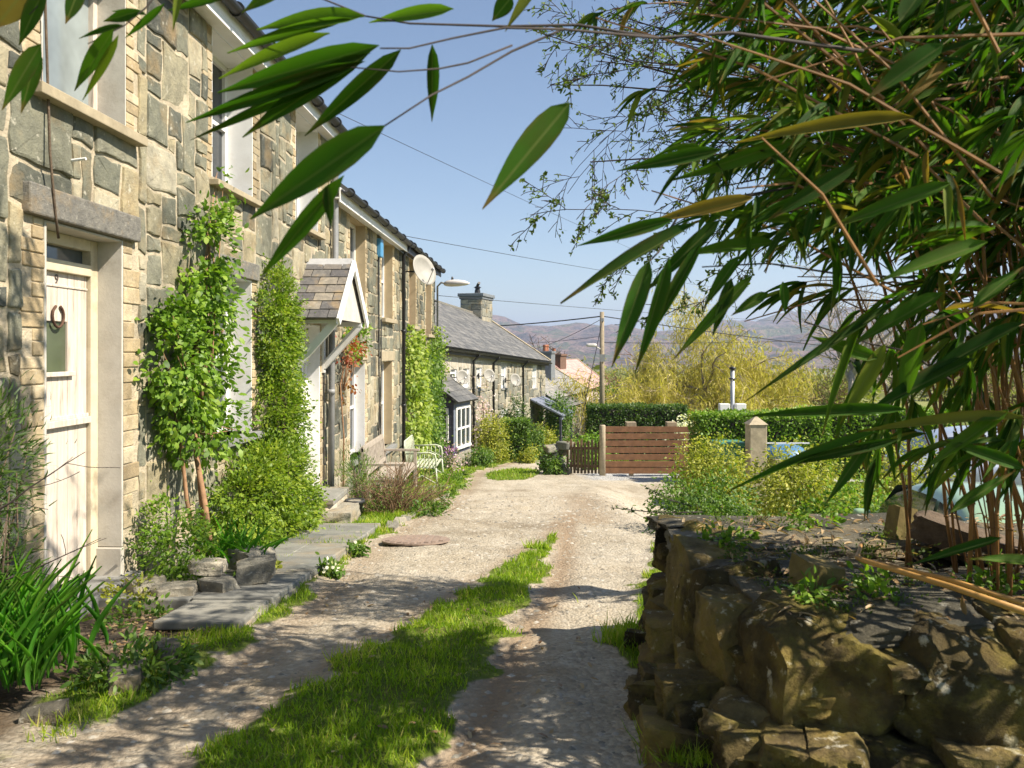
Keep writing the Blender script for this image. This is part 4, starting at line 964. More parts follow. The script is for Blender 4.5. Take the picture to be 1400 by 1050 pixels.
for y in (B0+.03, B1-.03):
    MB().bar((xb+.62, y, BZ0), (xb+.62, y, BZ0+.66), .06, .06).build('leg', 'grey_timber', bn, bevel=.004)
    MB().bar((xb+.12, y, BZ0), (xb+.06, y, BZ0+.45), .06, .06).bar((xb+.06, y, BZ0+.45), (xb-.01, y, BZ0+.95), .06, .06).build('leg', 'grey_timber', bn, bevel=.004)
    MB().box((xb+.0, y-.035, BZ0+.66), (xb+.70, y+.035, BZ0+.70)).box((xb+.08, y-.02, BZ0+.36), (xb+.6, y+.02, BZ0+.42)).build('armrest', 'grey_timber', bn, bevel=.004)
# pale green metal bench
B0, B1, BZ0 = 16.3, 17.7, -1.30; xb = -2.12
bm = thing('metal_bench', 'pale green metal garden bench with hooped sides below the ivy', 'bench', (-1.8, 17, BZ0))
s_ = MB()
for k in range(7): s_.box((xb+.08+k*.075, B0, BZ0+.42), (xb+.12+k*.075, B1, BZ0+.435))
s_.build('seat', 'pale_green_metal', bm)
s_ = MB().tube([(xb, B0, BZ0+.42), (xb-.06, B0, BZ0+.88), (xb-.07, B0+.1, BZ0+.96), (xb-.07, B1-.1, BZ0+.96), (xb-.06, B1, BZ0+.88), (xb, B1, BZ0+.42)], .016, 8)
for k in range(1, 12): y = B0+(B1-B0)*k/12; s_.tube([(xb, y, BZ0+.44), (xb-.07, y, BZ0+.95)], .008, 6)
s_.build('backrest', 'pale_green_metal', bm, True)
for y in (B0, B1):
    s_ = MB().tube([(xb-.04, y, BZ0+.72), (xb+.45, y, BZ0+.74), (xb+.56, y, BZ0+.70), (xb+.58, y, BZ0+.6), (xb+.58, y, BZ0+.43)], .016, 8)
    for k in range(6): x = xb+.06+k*.09; s_.tube([(x, y, BZ0+.45), (x+.02, y, BZ0+.73)], .007, 6)
    s_.tube([(xb+.05, y, BZ0+.5), (xb+.3, y, BZ0+.62), (xb+.54, y, BZ0+.5)], .007, 6)
    s_.build('armrest', 'pale_green_metal', bm, True)
    for x in (xb, xb+.58): MB().tube([(x, y, BZ0+.43), (x+(.03 if x > xb else -.05), y, BZ0)], .016, 8).build('leg', 'pale_green_metal', bm, True)
    MB().tube([(xb+.02, y, BZ0+.12), (xb+.3, y, BZ0+.28), (xb+.58, y, BZ0+.12)], .009, 6).build('stretcher', 'pale_green_metal', bm, True)

# ---------------------------------------------------------------- fence, gate posts
FY = 21.0; fz = g(3.5, FY)
fn = thing('slatted_fence', 'reddish brown slatted fence panel beside the gravel turning place', 'fence', (3.5, FY, fz))
for k in range(7):
    z = fz+.06+k*.18; hgt = .15 if k else .175
    MB().box((2.42, FY-.02+U(-.005, .005), z), (4.80, FY+.012, z+hgt), rot=Matrix.Rotation(U(-.004, .004), 3, 'Y')).build('board', 'fence_brown', fn, bevel=.004)
for x in (3.12, 4.18): MB().box((x-.06, FY+.014, fz), (x+.06, FY+.1, fz+1.28)).box((x-.13, FY+.03, fz+1.285), (x+.13, FY+.28, fz+1.40)).build('post', 'old_timber', fn, bevel=.01)
MB().lathe((2.36, FY, fz-.1), [(.085, 0), (.08, 1.4), (.07, 1.43)], 14).solo('gate_post', 'post_wood', 'round timber post between the picket gate and the slatted fence', 'post', (2.36, FY, fz-.1), smooth=True)
pg = thing('picket_gate', 'small weathered picket gate between rough stone and the round post', 'gate', (1.9, 21.2, g(1.9, 21.2)))
for k in range(10):
    t = k/9; x, y = 1.48+t*.80, 21.45-t*.38; z = g(x, y)
    h = .93+.05*math.sin(k*2.1)
    MB().prism([(x-.028, y, z+.05), (x+.028, y, z+.05), (x+.028, y, z+h-.05), (x, y, z+h), (x-.028, y, z+h-.05)], (.008, .018, 0)).build('picket', 'picket_wood', pg)
for h in (.25, .72): MB().bar((1.45, 21.49, g(1.45, 21.5)+h), (2.3, 21.09, g(2.3, 21.1)+h), .03, .07).build('rail', 'picket_wood', pg)
sw = thing('stone_wall_end', 'rough low stone wall end hung with plants next to the picket gate', 'wall', (1.2, 21.7, g(1.2, 21.7)))
a = MB()
for k in range(26): a.block((1.0+U(0, .45), 21.5+U(0, .9), g(1.2, 21.8)+U(.05, .85)), (U(.25, .45), U(.28, .45), U(.14, .22)), k, 5, 7, U(0, 3))
a.build('stones', 'grey_rubble', sw, True)
# stout gatepost with pyramid top, in the garden
gp_ = thing('gatepost', 'stout square timber post with pyramid top in front of the clipped hedge', 'post', (4.85, 16, g(4.85, 16)))
z0 = g(4.85, 16); zt = .05
MB().box((4.68, 15.83, z0), (5.02, 16.17, zt)).build('post', 'post_wood', gp_, bevel=.015)
MB().add([(4.66, 15.81, zt), (5.04, 15.81, zt), (5.04, 16.19, zt), (4.66, 16.19, zt), (4.85, 16, zt+.17)], [(3, 2, 1, 0), (0, 1, 4), (1, 2, 4), (2, 3, 4), (3, 0, 4)]).build('cap', 'post_wood', gp_)
bx = thing('green_box', 'dark green plastic garden bin half hidden by the yellow shrub', 'bin', (4.45, 16.4, g(4.45, 16.4)))
z0 = g(4.45, 16.4); MB().box((4.15, 16.2, z0), (4.68, 16.7, -.42)).build('body', 'green_plastic', bx, bevel=.03)
MB().box((4.12, 16.17, -.42), (4.71, 16.73, -.34)).build('lid', 'green_plastic', bx, bevel=.02)
bt = thing('blue_boat', 'small upturned blue boat behind the yellow shrub', 'boat', (6.1, 18, g(6.1, 18)))
z0 = g(6.1, 18)+.75; vs = []; st = np.linspace(-.55, .55, 11)
for s1 in st:
    wv = .5*(1-abs(s1/.575)**2.5)+.02
    for j in range(9): th = math.pi*j/8; vs.append((6.1+s1, 18-wv*math.cos(th), z0+.30*math.sin(th)*(1-abs(s1/.6)**3)))
MB().add(vs, [(i*9+j, i*9+j+1, (i+1)*9+j+1, (i+1)*9+j) for i in range(10) for j in range(8)]).build('hull', 'paint_blue', bt, True)
MB().bar((5.55, 18, z0+.305), (6.65, 18, z0+.305), .03, .03).build('keel', 'white_paint', bt)
for x in (5.8, 6.4): MB().box((x-.06, 17.5, g(x, 18)), (x+.06, 18.5, z0)).build('trestle', 'old_timber', bt)
vp = thing('vent_pipe', 'tall pale metal flue pipe with two white boxes beyond the clipped hedge', 'vent pipe', (6.85, 25, g(6.85, 25)))
MB().tube([(6.85, 25, g(6.85, 25)), (6.85, 25, .93)], .065, 12).build('pipe', 'metal_grey', vp, True)
MB().lathe((6.85, 25, .93), [(.1, 0), (.1, .06), (.02, .09)], 12).lathe((6.85, 25, .62), [(.11, 0), (.11, .04)], 12).build('cap', 'black_iron', vp, True)
for x in (6.55, 7.05): MB().box((x-.16, 24.75, -1.6), (x+.16, 24.95, -.12)).build('box', 'white_paint', vp, bevel=.02)
# utility pole with wires
px_, pyy = 4.25, 38; pz0 = g(px_, pyy)
up_ = thing('utility_pole', 'wooden utility pole with small street light beyond the hedge', 'utility pole', (px_, pyy, pz0))
MB().tube([(px_, pyy, pz0-.2), (px_, pyy, 3.35)], [.14, .10], 12).build('pole', 'pole_wood', up_, True)
MB().box((px_-.12, pyy-.2, 1.0), (px_+.12, pyy-.12, 1.35)).build('switch_box', 'grey_pipe', up_)
MB().box((px_-.07, pyy-.16, 2.9), (px_+.07, pyy+.16, 3.05)).build('bracket', 'grey_pipe', up_)
MB().tube([(px_-.1, pyy-.1, 1.6), (px_-.45, pyy-.35, 1.78)], .03, 6).rock((px_-.55, pyy-.42, 1.78), (.5, .2, .15), 3, 4, .02).build('street_light', 'lamp_white', up_, True)
def wire(p, q, sag, label, r=.012):
    p, q = Vector(p), Vector(q); L = [p.lerp(q, t)-Vector((0, 0, sag*4*t*(1-t))) for t in np.linspace(0, 1, 17)]
    MB().tube(L, r, 5).solo('overhead_wire', 'wire_black', label, 'wire', tuple(p), group='overhead wires', smooth=True)
T_ = Vector((px_, pyy, 3.15))
wire(at(448, 148, 11.6), at(905, 358, 40), .05, 'thin wire slanting from the gutter of the hooded cottage across the sky', .005)
wire(at(550, 322, 17.4), at(1000, 395, 48), .1, 'thin wire from the step in the terrace gutter towards the willow', .007)
wire(at(598, 404, 23), at(1100, 440, 60), .1, 'faint wire leaving the corner of the terrace above the street lamp', .008)
wire(T_, at(672, 446, 43), .05, 'thick black cable from the pole top to the row chimney', .03)
wire(T_-Vector((0, 0, .12)), at(705, 482, 60), .3, 'thin cable dropping from the pole top towards the low cottage chimney', .014)
wire(T_, at(1500, 500, 48), .4, 'cable running from the pole top to the right in front of the willow', .022)
wire((px_, pyy, 1.9), at(1300, 452, 60), .3, 'lower cable leaving the pole at its street light, passing the willow', .016)
wire((px_, pyy, 2.2), at(660, 470, 90), .2, 'faint low wire from the pole in front of the hill', .012)
wire((px_, pyy-.1, 2.9), (2.9, 37, g(2.9, 37)), .0, 'steep stay wire running down from the pole to the ground', .016)

# ---------------------------------------------------------------- parked cars
def car(label, loc, rz_, paint, group='cars parked in the garden yard'):
    t = bpy.data.objects.new('parked_car', None); COL.objects.link(t); t.location = loc; t.rotation_euler = (0, 0, rz_); OFF[t] = Vector((0, 0, 0))
    tag(t, label, 'car', group)
    # x along the car (front +), y across
    st = [(-2.0, .58, .72, .84), (-1.93, .74, .80, .86), (-1.5, .80, .84, .90), (-.9, .83, .86, .92), (0, .84, .86, .93), (.8, .83, .85, .93), (1.35, .80, .82, .88), (1.75, .72, .74, .78), (2.0, .50, .5, .60)]
    vs = []
    for (x, ws, wb, zb) in st:
        lo = .30 if abs(x) > 1.8 else .22
        ring = [(ws*.9, lo), (ws, lo+.12), (wb, zb-.22), (wb*.96, zb-.04), (wb*.80, zb), (0, zb+.03)]
        ring = ring+[(-a, b) for a, b in ring[-2::-1]]
        vs += [(x, a, b) for a, b in ring]
    k = 11; n = len(st)
    fs = [(i*k+j, (i+1)*k+j, (i+1)*k+j+1, i*k+j+1) for i in range(n-1) for j in range(k-1)]+[(i*k+k-1, (i+1)*k+k-1, (i+1)*k, i*k) for i in range(n-1)]+[tuple(range(k)), tuple(range((n-1)*k+k-1, (n-1)*k-1, -1))]
    body = MB().add(vs, fs).build('body', paint, t, True, subsurf=2)
    gh = [(-1.72, .70, .88, .0), (-1.35, .66, .9, .48), (-.5, .66, .92, .575), (.35, .65, .92, .53), (.62, .66, .92, .42), (1.22, .70, .91, .0)]
    vs = []
    for (x, w, zb, h) in gh:
        wt = w*(1-.24*(h/.57)); vs += [(x, w+.06, zb-.03), (x, w+.04, zb), (x, wt+.03, zb+h*.93), (x, wt*.8, zb+h), (x, 0, zb+h+.012), (x, -wt*.8, zb+h), (x, -wt-.03, zb+h*.93), (x, -w-.04, zb), (x, -w-.06, zb-.03)]
    k = 9; fs = [(i*k+j, (i+1)*k+j, (i+1)*k+j+1, i*k+j+1) for i in range(5) for j in range(8)]
    MB().add(vs, fs).build('roof', paint, t, True, subsurf=2)
    for s1 in (1, -1):
        for (a, b) in ((-1.2, -.55), (-.47, .28), (.34, .95)):
            def P(x, f):
                i = max(q for q in range(5) if gh[q][0] <= x); u = (x-gh[i][0])/(gh[i+1][0]-gh[i][0])
                w = gh[i][1]*(1-u)+gh[i+1][1]*u; h = gh[i][3]*(1-u)+gh[i+1][3]*u; wt = w*(1-.24*(h/.57))
                return (x, s1*((w+.04)*(1-f)+(wt+.03)*f+.012), .92+h*.93*f)
            MB().add([P(a, .08), P(b, .08), P(b, .86), P((a+b)/2, .88), P(a, .86)], [(0, 1, 2, 3, 4)]).build('side_window', 'glass_dark', t)
        for x in (-1.28, 1.22):
            wh = MB().lathe((x, s1*.80, .31), [(.20, -.1), (.31, -.1), (.315, -.06), (.315, .06), (.31, .1), (.2, .1)], 24, 'y').build('wheel', 'rubber', t, True)
            MB().lathe((x, s1*.88, .31), [(.2, -.02), (.19, .02), (.05, .035*s1)], 18, 'y').build('rim', 'chrome', wh)
        MB().rock((-1.90, s1*.62, .73), (.16, .22, .2), 3, 5, .02, 0, .3).build('tail_light', 'red_lens', t, True)
        MB().rock((1.76, s1*.52, .62), (.24, .28, .13), 3, 5, .02, s1*-.4, .3).build('headlight', 'glass_pale', t, True)
        MB().rock((.78, s1*.93, .98), (.12, .18, .12), 3, 5, .02, 0, .4).build('wing_mirror', paint, t, True)
    MB().add([(.68, -.60, 1.33), (.68, .60, 1.33), (1.17, .66, .96), (1.17, -.66, .96)], [(0, 1, 2, 3)]).build('windscreen', 'glass_dark', t)
    MB().add([(-1.42, -.56, 1.36), (-1.42, .56, 1.36), (-1.72, .62, .98), (-1.72, -.62, .98)], [(3, 2, 1, 0)]).build('rear_window', 'glass_dark', t)
    return t
car('pale green car low behind the stone wall among the bamboo stems', (4.62, 7.9, -1.27), math.radians(80), 'paint_green')
car('silver grey car with red tail light seen through the bamboo stems', (9.0, 14.6, -1.35), math.radians(-12), 'paint_silver')

# ---------------------------------------------------------------- dry stone wall in front
stonemat('slab_moss', [(0, (.055,.05,.035)), (.5, (.10,.09,.065)), (1, (.155,.14,.105))], .5, 6, .03)
dw = thing('dry_stone_wall', 'mossy brown dry stone wall with rough slab top at the near right', 'wall', (1.5, 3.2, 0))
fs_ = MB(); random.seed(21)
def facerow(z, n0, hgt, prj, k0):
    pass
ptop = [(.93, 4.66), (.88, 4.2), (.88, 3.6), (.92, 3.15), (1.06, 2.80), (1.4, 2.68), (2.0, 2.66), (3.2, 2.68)]
pbas = [(.85, 4.80), (.72, 4.1), (.58, 3.5), (.46, 2.95), (.48, 2.45), (1.15, 2.25), (2.0, 2.22), (3.2, 2.25)]
def wpath(z):
    f = min(1, max(0, (z+.1)/.62)); return [(b[0]+(a[0]-b[0])*f, b[1]+(a[1]-b[1])*f) for a, b in zip(ptop, pbas)]
seed = 0; z = -.30
for row, hgt in enumerate((.24, .19, .15, .30)):
    path = wpath(z+hgt/2); acc = [0]
    for a, b in zip(path[:-1], path[1:]): acc.append(acc[-1]+math.hypot(b[0]-a[0], b[1]-a[1]))
    def along(s1):
        i = max(q for q in range(len(path)-1) if acc[q] <= s1+1e-9); f = min(1, (s1-acc[i])/(acc[i+1]-acc[i]))
        a, b = path[i], path[i+1]; return a[0]+(b[0]-a[0])*f, a[1]+(b[1]-a[1])*f, math.atan2(b[1]-a[1], b[0]-a[0])
    s1 = U(-.05, .1)
    while s1 < acc[-1]-.1:
        l = U(.15, .5) if row != 2 else U(.12, .34)
        x, y, an = along(min(max(s1+l/2, 0), acc[-1]-.01)); nxn, nyn = math.sin(an), -math.cos(an); pr_ = U(-.07, .05)-.12
        hz_ = hgt*U(.95, 1.3)
        fs_.block((x+nxn*pr_, y+nyn*pr_, z+hgt/2+U(-.015, .02)), (l*1.06, U(.34, .50), hz_*U(.95, 1.16)), seed, 18, 12, an+U(-.12, .12), .032, (U(-.12, .12), U(-.16, .16)))
        seed += 1
        if random.random() < .55:   # small pinning stones in the joints
            q = min(max(s1+l, 0), acc[-1]-.01); x, y, an = along(q); nxn, nyn = math.sin(an), -math.cos(an)
            fs_.block((x+nxn*(-.07), y+nyn*(-.07), z+hgt*U(.2, .9)), (U(.08, .16), .3, U(.05, .11)), seed+400, 9, 8, an+U(-.3, .3), .03, (U(-.3, .3), U(-.3, .3)))
        s1 += l*.97
    z += hgt*.93
a = MB(); a.prism([(1.0, 4.55, -.5), (.86, 3.6, -.5), (.92, 3.1, -.5), (1.1, 2.78, -.5), (1.4, 2.74, -.5), (3.4, 2.74, -.5), (3.4, 4.55, -.5)], (0, 0, .88)); a.build('core', 'bark', dw)
fs_.build('face_stones', 'garden_stone', dw, 'angle')
for k, (x, y, a_, b_, r_) in enumerate([(1.06, 4.5, .44, .42, .1), (1.5, 4.5, .6, .4, -.1), (2.1, 4.45, .7, .44, .05), (1.12, 4.08, .55, .45, -.1), (1.68, 4.05, .62, .42, .12), (1.1, 3.62, .5, .44, .08), (1.62, 3.6, .55, .44, -.06), (1.18, 3.2, .5, .4, .0), (1.7, 3.15, .6, .4, .1), (1.36, 2.88, .46, .34, .05), (1.85, 2.85, .5, .34, -.05), (2.4, 2.9, .6, .4, .04), (2.3, 3.4, .6, .5, .04), (2.5, 4.0, .7, .6, .04)]):
    MB().block((x, y, .51+.022*math.sin(k*5)), (a_*1.12, b_*1.14, .085+.025*math.sin(k*3)), 200+k, 16, 7, r_, .03, (U(-.07, .07), U(-.07, .07)), (.8, 1.05)).build('coping_slab', 'slab_moss', dw, 'angle')
def lump(label, p, size, rz_, tilt, mat='stump_wood', name='wood_offcut', cat='offcut'):
    a = MB(); R = Matrix.Rotation(rz_, 3, 'Z') @ Matrix.Rotation(tilt[0], 3, 'X') @ Matrix.Rotation(tilt[1], 3, 'Y')
    a.block(p, size, 5+rz_, 10, 5, rz_, .02, tilt, (.9, 1.05)); return a.solo(name, mat, label, cat, p, group='timber offcuts on the wall', smooth='angle')
lump('squat square wood offcut lying on the wall slabs', (1.22, 3.22, .60), (.17, .14, .12), .35, (.15, .2))
lump('upright wooden post stub leaning on the back of the wall', (1.94, 4.02, .62), (.11, .10, .20), .2, (-.1, .25))
lump('long dark half log sloping down behind the post stub', (2.18, 3.78, .60), (.55, .13, .12), -.5, (.2, .28), 'bark')
# folded dry bamboo cane on the wall
MB().tube([at(1178, 742, 3.05), at(1172, 762, 2.95), at(1180, 766, 2.9), at(1300, 802, 2.62), at(1440, 850, 2.35)], [.006, .009, .010, .011, .012], 8).tube([at(1178, 765, 2.93), at(1300, 793, 2.70), at(1440, 838, 2.45)], [.008, .009, .010], 8).solo('dry_cane', 'bamboo_dry', 'folded straw coloured bamboo cane lying across the wall top', 'cane', tuple(at(1178, 766, 2.9)), smooth=True)
# gravel and litter (uncountable)
def near_pts(n, x0, x1, y0, y1):
    u = rng.random(n); y = y0+(y1-y0)*u**1.7; x = x0+(x1-x0)*rng.random(n); return x, y
gx = XX[:, :]; 
from bisect import bisect
def samp(arr, x, y):
    i = np.clip(np.searchsorted(xs, x)-1, 0, nx-2); j = np.clip(np.searchsorted(ys, y)-1, 0, ny-2)
    fx = (x-xs[i])/(xs[i+1]-xs[i]); fy = (y-ys[j])/(ys[j+1]-ys[j])
    return (arr[j, i]*(1-fx)+arr[j, i+1]*fx)*(1-fy)+(arr[j+1, i]*(1-fx)+arr[j+1, i+1]*fx)*fy
x, y = near_pts(26000, -1.9, 3.4, 1.8, 15)
gm_ = samp(gm, x, y); keep = (gm_ < .4) & (x > ll(y)-.2) & (x < lr(y)+.1); x, y = x[keep], y[keep]
n = len(x); z = samp(ZZ, x, y); sz = (.003+.018*rng.random(n)**5)*(1+y*.07)
octv = np.array([(1,0,0),(0,1,0),(-1,0,0),(0,-1,0),(0,0,.8),(.6,.6,.3)]); octf = np.array([(0,1,4),(1,2,4),(2,3,4),(3,0,4)])
rot = rng.random(n)*6.28; c, s1 = np.cos(rot), np.sin(rot)
V = np.zeros((n, 5, 3)); o5 = octv[:5]
st_ = .6+rng.random((n, 1))*.8
V[:, :, 0] = (o5[None, :, 0]*c[:, None]*st_-o5[None, :, 1]*s1[:, None]); V[:, :, 1] = (o5[None, :, 0]*s1[:, None]*st_+o5[None, :, 1]*c[:, None]); V[:, :, 2] = o5[None, :, 2]*.6
V = V*sz[:, None, None]+np.stack([x, y, z-.001], -1)[:, None, :]
stonemat('grit', [(0, (.14,.135,.12)), (.3, (.28,.25,.2)), (.75, (.36,.33,.28)), (1, (.46,.43,.38))], .3, 20, .003)
og = obj('gravel', npmesh('gravel', V.reshape(-1, 3), (np.arange(n)[:, None, None]*5+octf[None]).reshape(-1, 3), 3, np.repeat(rng.random(n), 5), 'grit')); tag(og, kind='stuff')
# ---------------------------------------------------------------- grass
def grass(name, n, box, hl, thr=.45, wmul=1.0):
    x, y = near_pts(n, *box); gmv = samp(gm, x, y)
    nn = np.array([noise.noise(Vector((a*3, b*3, 0))) for a, b in zip(x, y)])
    keep = (gmv+nn*.5 > thr+rng.random(n)*.4); x, y, nn = x[keep], y[keep], nn[keep]; n = len(x)
    z = samp(ZZ, x, y)-.004
    L = (hl[0]+(hl[1]-hl[0])*rng.random(n)**1.6)*(1+nn*.7)
    D = rng.normal(size=(n, 3))*.42; D[:, 2] = 1
    Nn = rng.normal(size=(n, 3)); Nn[:, 2] *= .2
    W = (.0026+.002*rng.random(n))*(1+y*.14)*wmul
    r = np.clip(.45+nn*.55+rng.normal(size=n)*.26, 0, 1)
    o = obj(name, leafmesh(name, np.stack([x, y, z], -1), D, Nn, L, W, 'blade', 'grass_blade', r)); tag(o, kind='stuff'); return o
grass('grass', 190000, (-3.0, 1.2, 1.9, 12), (.018, .065))
grass('grass', 5000, (.42, .95, 2.6, 5.6), (.05, .13), .3)
grass('grass', 60000, (-2.6, 4.6, 8, 30), (.03, .10), wmul=1.3)
# ---------------------------------------------------------------- plants
def leafy(par, name, ells, ncl, per, sd, L, W, mat, tmpl='oval', droop=.3, outw=.8, clipx=None, shell=.75, label=None, rnd=.6, gap=0):
    P, O, r = clumps(ells, ncl, per, sd, shell)
    if gap:
        k = np.array([noise.noise(Vector(p)*3.1)+.5*noise.noise(Vector(p)*8) for p in P]) > gap; P, O, r = P[k], O[k], r[k]
    if clipx is not None:
        k = clipx(P); P, O, r = P[k], O[k], r[k]
    n = len(P)
    D = unit(O*outw+randdir(n)*rnd+np.array([0, 0, -droop])); Nn = unit(O*.7+randdir(n)*.7+np.array([.25, -.1, .5]))
    s1 = .5+.9*rng.random(n)
    return leafobj(name, par, P, D, Nn, L*s1, W*s1, tmpl, mat, r, label=label)
def sticks(mb, ells, n, r, base, seed=0):
    for k in range(n):
        e = ells[rng.integers(len(ells))]; tgt = Vector(e[0])+Vector([U(-.8, .8)*q for q in e[1]]); b = Vector(base)
        mid = b.lerp(tgt, .5)+Vector((U(-.08, .08), U(-.1, .1), U(-.05, .1)))
        mb.tube([b, mid, tgt], [r, r*.7, r*.3], 5)
inw = lambda P: P[:, 0] > -3.04+.035*P[:, 1]+.02
# green climbing shrub by the cream door
cl = thing('climbing_shrub', 'bright green leafy climber with bare brown stems growing up the wall beside the cream door', 'climber', (-2.45, 6.45, -.1))
E = [((-2.70, 6.85, 1.35), (.22, .78, .75)), ((-2.70, 6.5, 1.45), (.2, .5, .5)), ((-2.70, 7.15, 1.9), (.22, .45, .45)), ((-2.70, 7.2, 2.5), (.17, .36, .42)), ((-2.73, 7.55, 3.02), (.08, .2, .20)), ((-2.64, 6.95, .85), (.25, .6, .3))]
leafy(cl, 'foliage', E, 380, 26, .065, .060, .038, 'leaf_climber', clipx=inw, gap=-.22)
s1 = MB()
s1.tube([(-2.40, 6.42, -.12), (-2.50, 6.55, .25), (-2.62, 6.68, .62), (-2.7, 6.8, 1.2), (-2.74, 7.1, 1.9), (-2.75, 7.4, 2.7)], [.026, .024, .022, .02, .016, .01], 8)
s1.tube([(-2.46, 6.5, -.12), (-2.56, 6.62, .3), (-2.64, 6.74, .7), (-2.72, 7.0, 1.3), (-2.73, 7.6, 1.7)], [.022, .02, .018, .015, .01], 8)
s1.tube([(-2.50, 6.42, -.12), (-2.62, 6.48, .3), (-2.70, 6.55, .8), (-2.74, 6.4, 1.4)], [.018, .016, .014, .01], 8)
sticks(s1, E, 26, .009, (-2.70, 6.9, .8)); s1.build('stem', 'bark_climber', cl, True)
# cotoneaster
co = thing('cotoneaster', 'dense small leaved green shrub trained up the wall and spilling to the slabs', 'shrub', (-2.4, 8.6, -.5))
E = [((-2.66, 9.15, 1.95), (.17, .70, .55)), ((-2.66, 9.15, 1.7), (.17, .70, .5)), ((-2.65, 9.15, 1.2), (.19, .72, .75)), ((-2.62, 9.1, .6), (.24, .74, .7)), ((-2.54, 8.5, .1), (.30, 1.0, .5)), ((-2.50, 8.8, -.28), (.32, 1.0, .36)), ((-2.58, 7.7, .0), (.22, .65, .46)), ((-2.52, 7.8, -.35), (.22, .6, .25)), ((-2.48, 9.0, -.3), (.28, .5, .34))]
winc = lambda P: inw(P) & ~((P[:, 1] < 8.45) & (P[:, 2] > .62))
leafy(co, 'foliage', E, 2100, 30, .05, .042, .024, 'leaf_cotone', 'dia', .25, 1.1, clipx=winc, gap=-.33)
s1 = MB(); sticks(s1, E, 60, .012, (-2.60, 8.9, -.5)); s1.build('stem', 'bark', co, True)
# low plants in the rockery bed
lp = thing('bedding_plant', 'low bushy green plant filling the rockery under the climber', 'plant', (-2.5, 5.9, -.2))
leafy(lp, 'foliage', [((-2.50, 6.0, .04), (.26, .36, .24)), ((-2.6, 6.1, .2), (.16, .28, .18)), ((-2.3, 5.9, -.02), (.18, .18, .12))], 110, 22, .05, .04, .018, 'leaf_climber', 'dia', .1)
def tuft(name, label, cat, x, y, z, n, L, W, lean, mat='leaf_sword', spread=.1, group=None, tmpl='sword', base=None):
    t = thing(name, label, cat, (x, y, z), group=group)
    P = np.array([x, y, z])+rng.normal(size=(n, 3))*np.array([spread, spread, .0]); D = rng.normal(size=(n, 3))*lean; D[:, 2] = 1
    Nn = randdir(n); Nn[:, 2] = np.abs(Nn[:, 2])*.3; s_ = .55+.6*rng.random(n)
    Nn = -D*np.array([1, 1, 0])+np.array([0, 0, .4])+rng.normal(size=(n, 3))*.3
    leafobj('leaves', t, P, D, Nn, L*s_, W*s_, tmpl, mat); return t
tuft('grass_tuft', 'upright bright green grassy tuft among the rockery stones', 'plant', -2.12, 6.2, -.1, 70, .30, .012, .35)
tuft('sword_leaf_clump', 'tall clump of glossy sword shaped leaves at the near left edge', 'plant', -2.36, 3.62, .08, 520, .42, .012, .17, spread=.15)
tuft('sword_leaf_clump', 'shorter clump of sword shaped leaves leaning towards the lane', 'plant', -2.16, 3.50, .08, 190, .34, .010, .20, spread=.08)
# ground cover of the near left bed
def herb(label, x, y, r, h, n, mat='leaf_hedge', L=.04, W=.02, name='low_plant', group=None, cat='plant', tmpl='oval', z=None):
    z = g(x, y) if z is None else z; t = thing(name, label, cat, (x, y, z), group=group)
    leafy(t, 'leaves', [((x, y, z+h*.45), (r, r, h*.55))], n, 14, .03, L, W, mat, tmpl, .0); return t
herb('grey green sprawling plant spilling over the bed edge below the sword leaves', -1.82, 3.85, .26, .14, 60, 'leaf_hedge', .045, .018)
herb('low dark plant beside the cream door jamb', -2.62, 5.45, .2, .16, 30, 'leaf_yellow', .035, .02)
herb('small weedy plant at the near end of the slabs', -2.35, 5.0, .22, .10, 26, 'leaf_hedge', .035, .02)
for lbl, x, y, w in (('cream primrose clump growing out of the kerb face', -1.50, 6.6, 1), ('small leafy primrose with few flowers further along the kerb', -1.50, 7.75, 0)):
    t = herb(lbl, x, y, .065, .10, 11, 'leaf_hedge', .055, .03, name='primrose', z=g(x, y), cat='flower')
    n = 26 if w else 7; P = np.array([x+.03, y-.03, g(x, y)+.09])+rng.normal(size=(n, 3))*np.array([.045, .045, .025]); D = randdir(n); D[:, 2] = np.abs(D[:, 2])
    leafobj('blossom', t, P, D, randdir(n)+np.array([.6, -.6, .8]), .032, .032, 'oval', 'petal_white')
herb('yellow flowered clump at the back of the rockery', -2.02, 6.45, .12, .2, 18, 'leaf_yellow', .05, .03)
